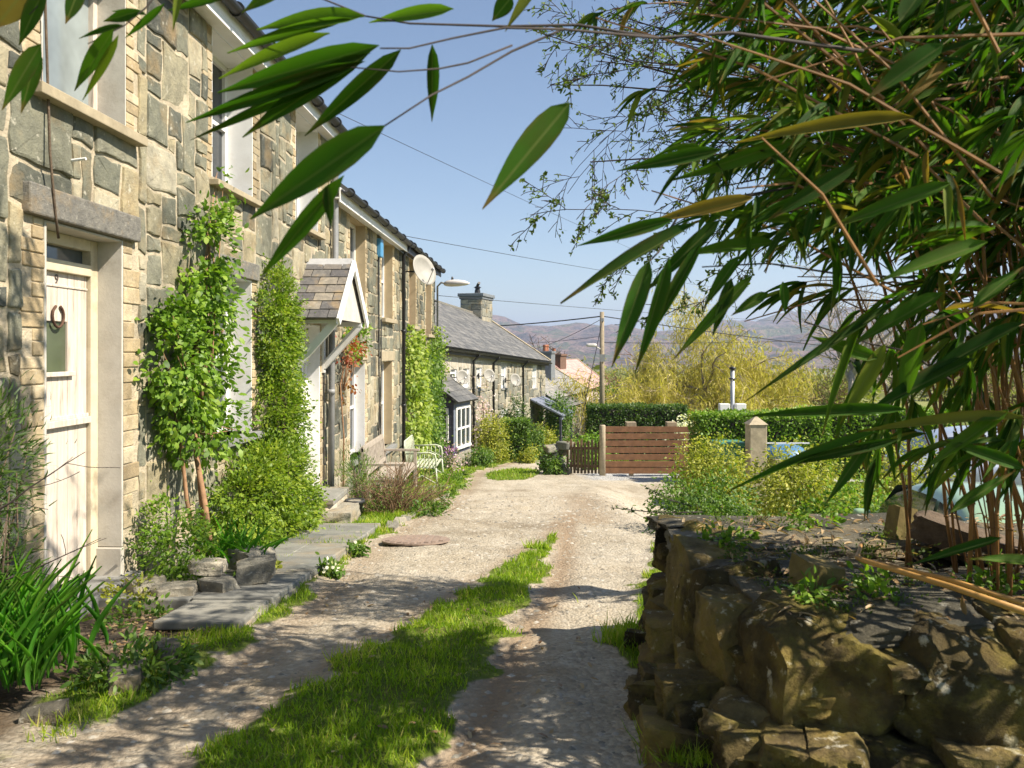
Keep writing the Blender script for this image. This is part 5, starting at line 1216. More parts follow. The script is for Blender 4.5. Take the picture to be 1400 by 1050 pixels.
# fine dark conifer on the left edge and bare twigs
cf = thing('feathery_shrub', 'dark feathery evergreen shrub cut by the left edge of the view', 'shrub', (-2.5, 3.75, .1))
leafy(cf, 'foliage', [((-2.48, 3.8, .95), (.18, .22, .42)), ((-2.55, 3.8, .5), (.22, .25, .4))], 150, 26, .05, .05, .007, 'leaf_dark', 'blade', -.2)
s1 = MB(); sticks(s1, [((-2.45, 3.8, .95), (.2, .25, .4))], 14, .008, (-2.52, 3.8, .1)); s1.build('stem', 'bark', cf, True)
def branch(mb, p, d, L, r, depth, ends, wig=.35, nseg=6, kids=5, ratio=.55, droop=0, n=4, spread=1.0, minr=.0016):
    pts = [Vector(p)]; d = Vector(d).normalized(); dirs = [d]
    for i in range(nseg):
        d = (d+Vector((U(-1, 1), U(-1, 1), U(-1, 1)))*wig/math.sqrt(nseg)*1.2+Vector((0, 0, -droop/nseg))).normalized()
        pts.append(pts[-1]+d*L/nseg); dirs.append(d)
    rad = [max(minr, r*(1-.75*i/nseg)) for i in range(nseg+1)]
    mb.tube(pts, rad, n, cap=False); ends.append((pts, dirs, depth))
    if depth > 0:
        for k in range(kids):
            f = (k+1+U(-.3, .3))/(kids+.6); i = min(nseg, max(1, int(f*nseg)))
            q = pts[i]; dd = dirs[i]
            a = dd.cross(Vector((U(-1, 1), U(-1, 1), U(-1, 1)))).normalized()
            nd = (dd*U(.5, .9)+a*U(.5, 1.0)*spread).normalized()
            branch(mb, q, nd, L*ratio*U(.7, 1.15), max(minr, rad[i]*.62), depth-1, ends, wig, max(3, nseg-1), kids, ratio, droop, n, spread, minr)
tw_ = thing('bare_twig', 'thin bare budding twigs leaning in front of the cream door', 'twig', (-2.35, 3.5, .2))
s1 = MB(); en = []; random.seed(5)
branch(s1, (-2.42, 3.6, .72), (.9, .25, .5), .55, .006, 1, en, .25, 6, 5, .4); branch(s1, (-2.40, 3.7, .42), (.9, .2, .25), .5, .005, 1, en, .2, 6, 4, .4)
s1.build('stem', 'twig_dark', tw_)
# ivy and second climber on the fourth cottage
iv = thing('ivy', 'thick pale green ivy up the wall from the black downpipe, nearer the benches', 'ivy', (-2.3, 18.5, -1.5))
leafy(iv, 'foliage', [((-2.32, 18.6, 1.2), (.22, 1.0, .95)), ((-2.30, 18.9, .0), (.25, 1.2, 1.0)), ((-2.30, 19.0, -.9), (.28, 1.3, .75)), ((-2.3, 19.9, 1.0), (.22, .6, .9)), ((-2.3, 20.0, .0), (.25, .6, .9))], 520, 22, .09, .085, .075, 'leaf_ivy', clipx=inw)
s1 = MB(); sticks(s1, [((-2.38, 18.8, .6), (.06, 1.0, 1.2))], 16, .018, (-2.33, 18.7, -1.55)); s1.build('stem', 'bark', iv, True)
iv2 = thing('wall_climber', 'darker green climber over the end of the near terrace, below the brown windows', 'climber', (-2.0, 22, -1.8))
leafy(iv2, 'foliage', [((-2.20, 21.4, .9), (.20, 1.1, .75)), ((-2.18, 21.5, -.2), (.24, 1.2, 1.0)), ((-2.15, 21.4, -1.1), (.26, 1.2, .7)), ((-2.15, 22.3, 1.2), (.17, .6, .8))], 520, 22, .10, .075, .05, 'leaf_hedge', clipx=inw)
leafy(iv2, 'foliage', [((-2.1, 22.7, 1.4), (.15, .4, .75))], 40, 20, .10, .08, .06, 'leaf_ivy', clipx=inw)  # paler leaf colour standing in for sunlit shoots
s1 = MB(); sticks(s1, [((-2.15, 21.7, .0), (.1, 1.0, 1.2))], 14, .02, (-2.1, 21.8, -1.85)); s1.build('stem', 'bark', iv2, True)
rd = thing('red_creeper', 'sparse red leaved creeper on the wall just past the slate hood', 'climber', (-2.55, 12.3, -.8))
s1 = MB(); s1.tube([(-2.52, 12.0, -.8), (-2.54, 12.15, .2), (-2.56, 12.0, 1.0), (-2.53, 12.5, 1.7), (-2.52, 13.2, 2.1)], [.014, .012, .01, .008, .005], 6)
sticks(s1, [((-2.5, 12.5, 1.5), (.06, .7, .6))], 14, .006, (-2.54, 12.1, .9)); s1.build('stem', 'bark_climber', rd, True)
leafy(rd, 'foliage', [((-2.5, 12.1, 1.35), (.12, .42, .5)), ((-2.48, 12.9, 1.55), (.10, .5, .25))], 30, 13, .06, .055, .04, 'leaf_red', clipx=inw)
leafy(rd, 'foliage', [((-2.46, 12.8, 1.7), (.12, .6, .35))], 36, 12, .06, .06, .035, 'leaf_climber', clipx=inw)
# woody bush
wb = thing('woody_bush', 'brown twiggy half bare bush beside the wooden bench', 'shrub', (-1.75, 11.7, -.85))
s1 = MB(); en = []; random.seed(8)
for k in range(110):
    th = U(0, 6.28); el = U(.2, 1.25); branch(s1, (-1.72+U(-.16, .16), 11.6+U(-.2, .2), -.92), (math.cos(th)*math.cos(el)*1.1, math.sin(th)*math.cos(el), math.sin(el)), U(.6, .98), .009, 1, en, .3, 5, 6, .45, 0, 4, .8, .0028)
s1.build('stem', 'twig_brown', wb)
leafy(wb, 'foliage', [((-1.85, 11.5, -.55), (.5, .5, .32))], 50, 16, .05, .035, .012, 'leaf_hedge', 'dia')
rb = thing('rosemary_bush', 'upright grey green narrow leaved bush growing from the pot side by the steps', 'shrub', (-2.1, 11.3, -.75))
leafy(rb, 'foliage', [((-2.1, 11.2, -.35), (.22, .35, .45)), ((-2.3, 11.5, -.25), (.18, .25, .4))], 70, 24, .06, .05, .008, 'leaf_hedge', 'blade', -.6)
s1 = MB(); sticks(s1, [((-2.1, 11.2, -.2), (.2, .3, .3))], 12, .008, (-2.08, 11.2, -.75)); s1.build('stem', 'bark', rb, True)
# verge plants by the path
fl = herb('purple and pink flowering plant at the foot of the climber', -1.42, 19.0, .38, .75, 70, 'leaf_dark', .06, .02, name='flowering_plant', cat='flower')
n = 260; P = np.array([-1.40, 18.95, g(-1.4, 19)+.5])+rng.normal(size=(n, 3))*np.array([.18, .2, .2]); leafobj('blossom', fl, P, randdir(n), randdir(n), .05, .04, 'oval', 'petal_blush')
n = 70; P = np.array([-1.48, 18.8, g(-1.4, 19)+.75])+rng.normal(size=(n, 3))*np.array([.12, .12, .07]); leafobj('purple_blossom', fl, P, randdir(n), randdir(n), .05, .03, 'oval', 'petal_purple')
for lbl, x, y, r, h, mt in (('bright weedy verge plant beside the kerb near the manhole', -1.18, 11.2, .22, .2, 'leaf_hedge'), ('larger weedy verge plant below the bench end', -1.12, 12.6, .26, .26, 'leaf_hedge'), ('bright leafy weeds in front of the green metal bench', -1.15, 16.3, .35, .35, 'leaf_climber')):
    herb(lbl, x, y, r, h, 34, mt, .06, .02, name='weed', tmpl='blade')
# shrubs in front of the long row
def bush(label, x, y, z0, rx, ry, h, mat, ncl=160, per=22, L=.07, W=.045, sd=.11, name='shrub', cat='shrub', group=None, stem='bark', box=False):
    t = thing(name, label, cat, (x, y, z0), group=group)
    if box:
        ells = [((x, y, z0+h*.5), (rx*.7, ry*.5, h*.4))]; n = ncl*per
        q = rng.random((n, 3)); side = rng.choice(4, n, p=[.42, .30, .14, .14]); P = np.stack([x-rx+2*rx*q[:, 0], y-ry+2*ry*q[:, 1], z0+.05+(h-.05)*q[:, 2]], -1)
        O = np.zeros((n, 3)); bul = np.array([noise.noise(Vector(v*1.6))+.6*noise.noise(Vector(v*4)) for v in P])*.09
        for s_i, (ax, val, o_) in enumerate(((1, y-ry, (0, -1, .15)), (2, z0+h, (0, -.2, 1)), (0, x-rx, (-1, 0, .15)), (0, x+rx, (1, 0, .15)))):
            k_ = side == s_i; sg = -1 if s_i in (0, 2) else 1; P[k_, ax] = val+sg*(bul[k_]-np.abs(rng.normal(size=k_.sum()))*.07); O[k_] = o_
        r_ = np.clip(.45+bul*3+rng.normal(size=n)*.22+(side == 1)*.12, 0, 1); s1_ = .7+.6*rng.random(n)
        leafobj('foliage', t, P, unit(O*.7+randdir(n)*.8), unit(O+randdir(n)*.6), L*s1_, W*s1_, 'oval', mat, r_)
        m1 = MB(); m1.block((x, y, z0+h*.48), (rx*1.8, ry*1.6, h*.9), 3, 8, 0, 0, .02); sticks(m1, ells, 14, .02, (x, y, z0)); m1.build('branches', 'twig_dark', t, True); return t
    else: ells = [((x+U(-.3, .3)*rx, y+U(-.3, .3)*ry, z0+h*f), (rx*U(.6, .85), ry*U(.6, .85), h*.3)) for f in (.25, .4, .55, .72)]
    leafy(t, 'foliage', ells, ncl, per, sd, L, W, mat, .15)if False else leafy(t, 'foliage', ells, ncl, per, sd, L, W, mat)
    m1 = MB(); sticks(m1, ells, 14, max(.012, h*.012), (x, y, z0)); m1.build('stem', stem, t, True); return t
bush('tall yellow green bush right of the blue porch', -.75, 27.6, -2.45, .65, .6, 1.7, 'leaf_yellow', 220)
bush('clipped green hedge block in front of the long row', .12, 29.2, -2.55, .5, .6, 1.55, 'leaf_hedge', 260, box=True, name='hedge', cat='hedge')
bush('darker shrub against the wall behind the clipped hedge block', .25, 31.5, -2.7, .8, .6, 2.3, 'leaf_dark', 230)
bush('rounded shrub with golden tips beside the canopy posts', 1.15, 31.3, -2.75, .6, .6, 1.35, 'leaf_yellow', 190)
bush('mid green shrub left of the canopy posts', .75, 30.2, -2.6, .45, .5, 1.3, 'leaf_hedge', 160)
bush('leafy green bush between the canopy and the low cottage', 2.05, 37.5, -3.1, .8, .7, 2.6, 'leaf_hedge', 200, L=.1, W=.07, sd=.16)
bush('blush flowered climber on the row wall above the yellow bush', -.95, 28.7, -2.4, .35, .4, 3.0, 'petal_blush', 60, 14, name='flowering_climber', cat='climber')
bush('small bright shrub at the corner of the path by the porch base', -.95, 25.6, -2.2, .35, .4, .6, 'leaf_hedge', 70)
bush('small reddish shrub along the path below the clipped hedge', .55, 28.0, -2.45, .3, .35, .55, 'leaf_yellow', 60)
bush('light green shrub behind the round gate post', 2.4, 24.0, -2.1, .75, .5, 1.15, 'leaf_climber', 170, L=.08)
bush('low green shrub at the low stone wall end', 1.05, 21.6, g(1.1, 21.6), .3, .5, .6, 'leaf_hedge', 70)
bush('big dark clipped hedge behind the brown fence', 4.55, 29.5, g(4.5, 29.5), 1.75, .6, 2.0, 'leaf_dark', 520, 26, .075, .05, .13, 'hedge', 'hedge', box=True)
bush('white flowering shrub at the end of the dark hedge', 5.95, 27.5, g(6, 27.5), .5, .5, 1.75, 'petal_white', 80, 16, name='flowering_shrub')
bush('clipped bright green hedge behind the square gatepost', 5.9, 19.3, g(5.9, 19.3), 1.5, .6, 1.62, 'leaf_climber', 520, 26, .07, .045, .11, 'hedge', 'hedge', box=True)
bush('clipped hedge length continuing behind the blue boat', 9.2, 20.5, g(9.2, 20.5), 1.9, .6, 1.70, 'leaf_climber', 480, 26, .08, .05, .11, 'hedge', 'hedge', box=True)
bush('yellow green shrub closest to the fence, in front of the clipped hedge', 3.35, 12.8, -1.25, .85, .7, 1.3, 'leaf_yellow', 420, 26, .05, .028, .09)
bush('wide yellow green shrub behind the far end of the stone wall', 4.2, 11.4, -1.35, .95, .7, 1.5, 'leaf_yellow', 460, 26, .05, .028, .09)
bush('low spreading green shrub just beyond the stone wall end', 2.3, 9.6, -.95, .8, .9, .95, 'leaf_hedge', 330, 24, .045, .025, .08)
bush('leafy green shrub in the garden beside the green car', 4.0, 9.4, -1.3, .9, .6, 1.25, 'leaf_climber', 340, 24, .05, .03, .09)
bush('straggly shrub behind the silver car end', 5.8, 12.2, -1.3, 1.0, .7, 1.4, 'leaf_yellow', 320, 22, .05, .03, .1)
for lbl, (x0, y0), (x1, y1) in (('thin bare prickly sprig reaching over the lane from the wall end, upper one', (945, 692), (880, 664)), ('thin bare prickly sprig reaching over the lane from the wall end, lower one', (960, 700), (835, 694))):
    a, b = at(x0, y0, 5.6), at(x1, y1, 5.2); t = thing('sprig', lbl, 'twig', tuple(a), group='sprigs over the lane')
    mid = a.lerp(b, .5)-Vector((0, 0, .02)); MB().tube([a, mid, b], [.005, .004, .002], 5).build('stem', 'twig_dark', t)
    n = 60; f = rng.random(n)[:, None]; P = np.array(a)*(1-f)+np.array(b)*f-np.array([0, 0, .02])*(4*f*(1-f))
    D = randdir(n); leafobj('leaves', t, P, D, randdir(n), .03, .012, 'dia', 'leaf_dark')
# plants on the wall top
t = thing('wall_plant', 'small bright leafy plant with a purple flower on the wall top', 'plant', (1.05, 3.95, .52))
leafy(t, 'leaves', [((1.05, 3.95, .56), (.17, .13, .05))], 34, 12, .025, .035, .022, 'leaf_climber', droop=-.2)
leafobj('blossom', t, np.array([[.98, 3.95, .63], [1.0, 3.97, .62]]), randdir(2), randdir(2), .02, .02, 'oval', 'petal_purple')
for lb, x_, y_, r_ in (('little weed sprouting between slabs in front of the square offcut', 1.36, 3.0, .07), ('small leafy weed at the foot of the bamboo stems', 1.85, 3.1, .10), ('low ferny weed along the back edge of the wall top', 1.6, 4.3, .14), ('weed sprig on the corner stone of the wall', 1.1, 2.95, .05)):
    herb(lb, x_, y_, r_, .07, 14, 'leaf_climber', .035, .018, name='weed', z=.56)
t = thing('moss', 'cushions of green moss over the slabs of the near wall', 'moss', (1.4, 3.5, .5)); t['kind'] = 'stuff'
leafy(t, 'cushions', [((1.55, 3.7, .565), (.4, .06, .02)), ((1.9, 3.25, .565), (.6, .10, .02)), ((1.3, 4.4, .565), (.3, .06, .02)), ((2.0, 4.0, .565), (.3, .15, .03)), ((1.3, 2.9, .565), (.3, .08, .02)), ((1.05, 3.5, .565), (.08, .4, .02))], 260, 18, .02, .016, .008, 'leaf_moss', 'dia', -.4)
n = 900; P = np.stack([.95+1.9*rng.random(n), 2.72+1.8*rng.random(n), .565+.03*rng.random(n)], -1); Dd = randdir(n)*np.array([1, 1, .25])
o = leafobj('leaf_litter', t, P, Dd, randdir(n)*.4+np.array([0, 0, 1]), .03+.07*rng.random(n), .006+.014*rng.random(n), 'bamboo', 'dry_leaf'); o.parent = None; o.location = OFF[t]; o['kind'] = 'stuff'
n = 420; x = np.concatenate([-2.5+.8*rng.random(300), ll(np.full(120, 5))[0]+.1+1.9*rng.random(120)]); y = np.concatenate([4.3+.9*rng.random(300), 2.2+4*rng.random(120)])
P = np.stack([x, y, samp(ZZ, x, y)+.012], -1); t2 = thing('fallen_leaves', 'dry brown leaves', 'leaves', (-2, 4.8, 0)); t2['kind'] = 'stuff'
leafobj('leaf_litter', t2, P, randdir(n)*np.array([1, 1, .2]), randdir(n)*.3+np.array([0, 0, 1]), .03+.03*rng.random(n), .015+.01*rng.random(n), 'oval', 'dry_leaf')

# ---------------------------------------------------------------- trees
def tree(label, x, y, h, spread, mat, bark, cat='tree', name='tree', levels=3, leaves=4000, L=.05, W=.012, droop=.0, kids=5, trunk=.25, lean=(0, 0), tm='dia', seed=1, group=None, hang=0, rbase=None, sd=.08, minr=.004):
    random.seed(seed); z = g(x, y); t = thing(name, label, cat, (x, y, z), group=group)
    tr = MB(); r0 = rbase or h*.018
    p0 = Vector((x, y, z-.1)); top = Vector((x+lean[0], y+lean[1], z+h*trunk+.3)); mid = p0.lerp(top, .5)+Vector((U(-.1, .1), U(-.1, .1), 0))*h*.1
    tr.tube([p0, mid, top], [r0*1.25, r0, r0*.8], 9); tr.build('trunk', bark, t, True)
    cr = MB(); en = []
    for k in range(7):
        th = k*2.4+U(-.3, .3); el = U(.5, 1.3)
        branch(cr, top-Vector((0, 0, U(0, .25)*h*trunk)), (math.cos(th)*math.cos(el)*spread, math.sin(th)*math.cos(el)*spread, math.sin(el)), h*(1-trunk)*U(.55, .8), r0*.55, levels-1, en, .45, 6, kids, .55, droop, 4, 1, minr)
    cr.build('limbs', bark, t)
    ends = [e for e in en if e[2] <= 1]
    if leaves:
        P, D = [], []
        for i in range(leaves):
            e = ends[rng.integers(len(ends))]; k = rng.integers(1, len(e[0])); f = rng.random()
            p = np.array(e[0][k-1].lerp(e[0][k], f))+rng.normal(size=3)*sd
            if hang: p[2] -= hang*rng.random()**1.5
            P.append(p); d = rng.normal(size=3)*.6; d[2] -= 1.0 if hang else .2; D.append(d)
        P = np.array(P); n = len(P); r = np.array([.5+.5*noise.noise(Vector(p*.9)) for p in P])*.75+rng.random(n)*.25
        leafobj('crown', t, P, np.array(D), randdir(n)+np.array([.5, -.5, .3]), L*(.6+.8*rng.random(n)), W*(.7+.6*rng.random(n)), tm, mat, r)
    return t
tree('broad weeping willow glowing yellow in new leaf beyond the hedges', 12.0, 47, 10.4, 1.3, 'leaf_willow', 'pole_wood', 'tree', 'willow_tree', 3, 42000, .5, .05, .65, 6, .15, (-.8, 0), 'dia', 4, hang=2.2, sd=.3, minr=.015)
tree('smaller yellow willow leaning left of the broad willow', 8.8, 44, 6.2, 1.3, 'leaf_willow', 'pole_wood', 'tree', 'willow_tree', 3, 18000, .42, .045, .7, 6, .12, (-.5, 0), 'dia', 5, hang=1.4, sd=.28, minr=.013)
tree('green leafing tree between the utility pole and the willow', 8.4, 58, 4.6, 1.2, 'leaf_hedge', 'bark', 'tree', 'young_tree', 3, 2500, .22, .12, 0, 5, .2, (0, 0), 'dia', 6, sd=.3, minr=.012)
tree('tall bare birch with pale trunk right of the willow', 15.2, 36, 9.4, .75, 'leaf_bud', 'bark_pale', 'tree', 'birch_tree', 3, 0, kids=7, trunk=.35, seed=7, minr=.011)
tree('slim bare birch standing right of the tall birch', 17.4, 37, 8.2, .8, 'leaf_bud', 'bark_pale', 'tree', 'birch_tree', 3, 0, kids=7, trunk=.3, seed=9, minr=.011)
tree('bare brown tree behind the chimneys of the low cottages', 2.2, 68, 8.5, 1.0, 'leaf_wood', 'bark', 'tree', 'bare_tree', 3, 0, kids=6, trunk=.25, seed=10, minr=.02)
tree('bare scrubby tree left of the willow', 10.0, 62, 6.0, 1.2, 'leaf_wood', 'twig_brown', 'tree', 'bare_tree', 3, 0, kids=6, trunk=.2, seed=12, minr=.02)
for k, (x, y, h, lb) in enumerate([(20, 50, 5.5, 'bare brown bushy tree beyond the birches'), (26, 44, 6, 'bare brown tree behind the silver car'), (15.5, 64, 5.5, 'twiggy tree in the field behind the birches'), (21.5, 33, 4.5, 'twiggy pale tree right of the slim birch')]):
    tree(lb, x, y, h, 1.2, 'leaf_wood', 'twig_brown', 'tree', 'bare_tree', 3, 1500, .2, .1, 0, 6, .2, (0, 0), 'dia', 30+k, sd=.3, minr=.016)
# far woodland and hedgerows as one mass
E = []
for k in range(150):
    Y = U(80, 420); X = U(-.05, .75)*Y; z = g(X, Y); h = U(1.5, 3.6)*(1+Y/400)
    E.append(((X, Y, z+h*.5), (h*.9, h*.7, h*.55)))
wd = thing('woodland', 'far hedgerow trees', 'woodland', (0, 0, 0)); wd['kind'] = 'stuff'
leafy(wd, 'crowns', E, 4200, 16, 1.0, .8, .5, 'leaf_wood', 'dia')
# budding tree overhead
bt_ = thing('budding_tree', 'crab apple tree with fine dark twigs and opening buds against the sky', 'tree', (3.7, 5.3, g(3.7, 5.3)))
random.seed(14); tr = MB(); z = g(3.7, 5.3)
tr.tube([(3.7, 5.3, z-.1), (3.6, 5.25, .6), (3.35, 5.15, 2.0), (3.2, 5.1, 2.9)], [.11, .095, .08, .06], 10); tr.build('trunk', 'bark', bt_, True)
lim = MB(); en = []
for (tx, ty, TY) in [(760, 30, 4.8), (800, 110, 4.6), (780, 200, 4.7), (850, 280, 4.5), (930, 60, 5.2), (900, 160, 4.3), (960, 240, 4.8), (880, 0, 4.3), (1010, 320, 5.0), (1000, -60, 5.4), (820, 250, 5.0), (850, 60, 4.5), (1080, 150, 4.9), (1150, 30, 5.2), (1200, 200, 5.2), (1250, 330, 5.0), (1120, 280, 5.1), (740, 90, 4.9), (820, 20, 4.9), (860, 180, 4.6), (900, 110, 4.7), (930, 200, 4.9), (830, 310, 4.7), (880, 330, 4.8), (960, 120, 4.5)]:
    q = at(tx, ty, TY); p = Vector((3.2+U(-.1, .2), 5.1, U(2.2, 3.0))); d = (q-p); ln = d.length
    branch(lim, p, d+Vector((0, 0, .25*ln)), ln*1.04, .014, 3, en, .20, 9, 6, .32, .28, 4, .85, .0022)
lim.build('twigs', 'twig_dark', bt_)
P, D = [], []
for e in en:
    if e[2] <= 1:
        for q in range(1, len(e[0])):
            if rng.random() < (.15 if e[2] == 0 else .12):
                for c in range(rng.integers(3, 6)):
                    P.append(np.array(e[0][q])+rng.normal(size=3)*.006); D.append(np.array(e[1][q])*.6+rng.normal(size=3))
n = len(P); print('buds', n)
leafobj('buds', bt_, np.array(P), np.array(D), randdir(n), .020+.018*rng.random(n), .010+.009*rng.random(n), 'oval', 'leaf_bud')
# ---------------------------------------------------------------- bamboo
bb = thing('bamboo_clump', 'tall overhanging bamboo clump with broad drooping leaves and brown canes', 'bamboo', (1.95, 3.4, .45))
random.seed(33); LP, LD, LN, LL, LW = [], [], [], [], []
def addleaf(p, d, L, W, nrm=None):
    LP.append(np.array(p)); LD.append(np.array(d)); LL.append(L); LW.append(W)
    LN.append(np.array(nrm) if nrm is not None else np.array([U(-.5, .5), U(-.9, .2), U(.3, 1)]))
def fan(p, d, n, L=(.12, .24), sp=.9):
    p, d = Vector(p), Vector(d).normalized()
    for k in range(n):
        dd = (d+Vector((U(-1, 1), U(-1, 1), U(-1.0, .55)))*sp*U(.4, 1)+Vector((0, 0, -.25))).normalized()
        l = U(*L); addleaf(p+d*U(-.05, .02), dd, l, l*U(.095, .15))
ncul = 0
for k in range(92):
    b = Vector((U(1.75, 2.75), U(2.85, 3.55), .46)); lean = U(-.35, 1.05)*(1.0 if k % 3 else .5); side = U(-.22, .22); H = U(2.2, 3.7)
    dy = U(-.35, .3)
    pts = [b+Vector((-lean*(t**1.8)*H*.45+side*t*H*.6+.03*math.sin(t*9+k), dy*t*t*1.2, H*t-.25*lean*H*max(0, t-.6)**1.5*2)) for t in np.linspace(0, 1, 9)]
    r = U(.0025, .0095); mb = MB(); mb.tube(pts, [r*(1-.65*i/8) for i in range(9)], 6)
    for i in range(1, 8): mb.tube([pts[i]-Vector((0, 0, .004)), pts[i]+Vector((0, 0, .004))], r*(1-.65*i/8)*1.35, 6)
    tips = []
    nb = random.randint(4, 7)
    for q in range(nb):
        f = U(.42, 1); i = min(7, int(f*8)); p = pts[i].lerp(pts[i+1], f*8-i)
        d = Vector((U(-1.2, .6), U(-.9, .9), U(.0, .8))).normalized(); l = U(.18, .55)
        bp = [p+d*l*t+Vector((0, 0, -.22*l*t*t)) for t in (0, .35, .7, 1)]
        mb.tube(bp, [.0030, .0026, .002, .0014], 4); dd = (bp[-1]-bp[-2]).normalized()
        fan(bp[-1], dd, random.randint(3, 7)); 
        if U(0, 1) < .6: fan(bp[2], dd, random.randint(1, 3))
    mb.build('culm', 'bamboo_culm', bb, True)
for k in range(62):
    Y = U(2.45, 3.3); x, y = U(1150, 1440), U(380, 640); fan(at(x, y, Y), (U(-1, .4), U(-.4, .4), U(-.9, .2)), random.randint(3, 5), (.12, .24))
# fill the overhead thicket
for k in range(370):
    Y = U(2.1, 3.4); x, y = U(960, 1460), U(-120, 330)
    if x < 1080 and y > 210 and U(0, 1) < .6: continue
    fan(at(x, y, Y), (U(-1, .2), U(-.4, .4), U(-.4, .3)), random.randint(3, 6), (.12, .22))
mbx = MB()
for k in range(70):
    Y = U(2.0, 3.4); a = at(U(1150, 1500), U(-100, 420), Y); b = a+Vector((-U(.3, .9), U(-.2, .2), U(-.2, .75)))
    mbx.tube([a, a.lerp(b, .5)+Vector((0, 0, .05)), b], [.0055, .004, .0022], 5)
mbx.build('side_shoots', 'bamboo_culm', bb)
# unseen tall canes arching over the lane, added to shade the near left wall
for k in range(9):
    b = Vector((U(2.2, 3.2), U(2.85, 3.6), .46)); e = Vector((U(-.3, 1.3), U(2.9, 3.9), U(4.4, 5.7)))
    P_ = [b.lerp(e, t)+Vector((.9*math.sin(math.pi*t)*.5, 0, 1.3*math.sin(math.pi*t))) for t in np.linspace(0, 1, 12)]
    mb = MB(); mb.tube(P_, [.010*(1-.7*i/11) for i in range(12)], 6); mb.build('culm', 'bamboo_culm', bb, True)
    for i in range(6, 12):
        for q in range(3): fan(P_[i]+Vector((U(-.3, .3), U(-.3, .3), U(-.3, .3))), (U(-1, .3), U(-.7, .7), U(-.5, .3)), random.randint(4, 7), (.14, .25))
for k in range(85): fan((U(-.35, .6), U(3.48, 3.88), U(3.4, 5.6)), (U(-1, .3), U(-.7, .7), U(-.6, .2)), random.randint(4, 7), (.14, .25))  # leaf sprays added above the view to shade the wall left of the door
for k in range(115):  # out-of-view leaves added to keep the stone wall front in shade
    y_ = U(1.7, 2.75); fan((U(.72*y_+.12, 3.3), y_, U(1.0, 2.9)), (U(-1, .3), U(-1, 1), U(-.5, .3)), random.randint(4, 7), (.14, .25))
# unseen growth beyond the right edge, added to shade the foreground
for k in range(45): fan((U(1.9, 3.6), U(1.3, 3.2), U(1.6, 4.4)), (U(-1, 1), U(-1, 1), U(-.4, .4)), random.randint(4, 7), (.14, .25))
# canes reaching over the lane, with the leaves that show one by one
def cane(pp, Y0, Y1, r, r1):
    n = len(pp); mb = MB(); P = [at(x, y, Y0+(Y1-Y0)*i/(n-1)) for i, (x, y) in enumerate(pp)]
    mb.tube(P, [r+(r1-r)*i/(n-1) for i in range(n)], 6); mb.build('branch', 'twig_dark', bb, True)
cane([(1180, 70), (1000, 45), (900, 52), (790, 34), (690, 36), (560, 32), (500, 22)], 2.1, 1.75, .005, .0018)
cane([(900, 52), (770, 40), (700, 70), (640, 105), (590, 130), (526, 172)], 1.95, 1.55, .0036, .0018)
cane([(770, 40), (690, 38), (620, 52), (560, 66), (520, 66)], 1.85, 1.6, .003, .0015)
cane([(700, 62), (640, 86), (600, 94), (545, 98), (480, 92)], 1.8, 1.6, .0026, .0013)
cane([(500, 22), (420, -10), (300, -60)], 1.75, 1.65, .002, .0015)
cane([(240, -40), (200, 10), (170, 35), (120, 60)], 1.75, 1.7, .002, .001)
cane([(120, -60), (70, -10), (40, 20)], 1.8, 1.75, .002, .001)
cane([(1120, 250), (1000, 270), (930, 290), (900, 345), (885, 360)], 2.3, 1.95, .004, .002)
cane([(1250, 380), (1150, 375), (1050, 360), (960, 365)], 2.5, 2.2, .004, .002)
cane([(1300, 520), (1240, 480), (1190, 470), (1100, 440)], 2.5, 2.3, .004, .002)
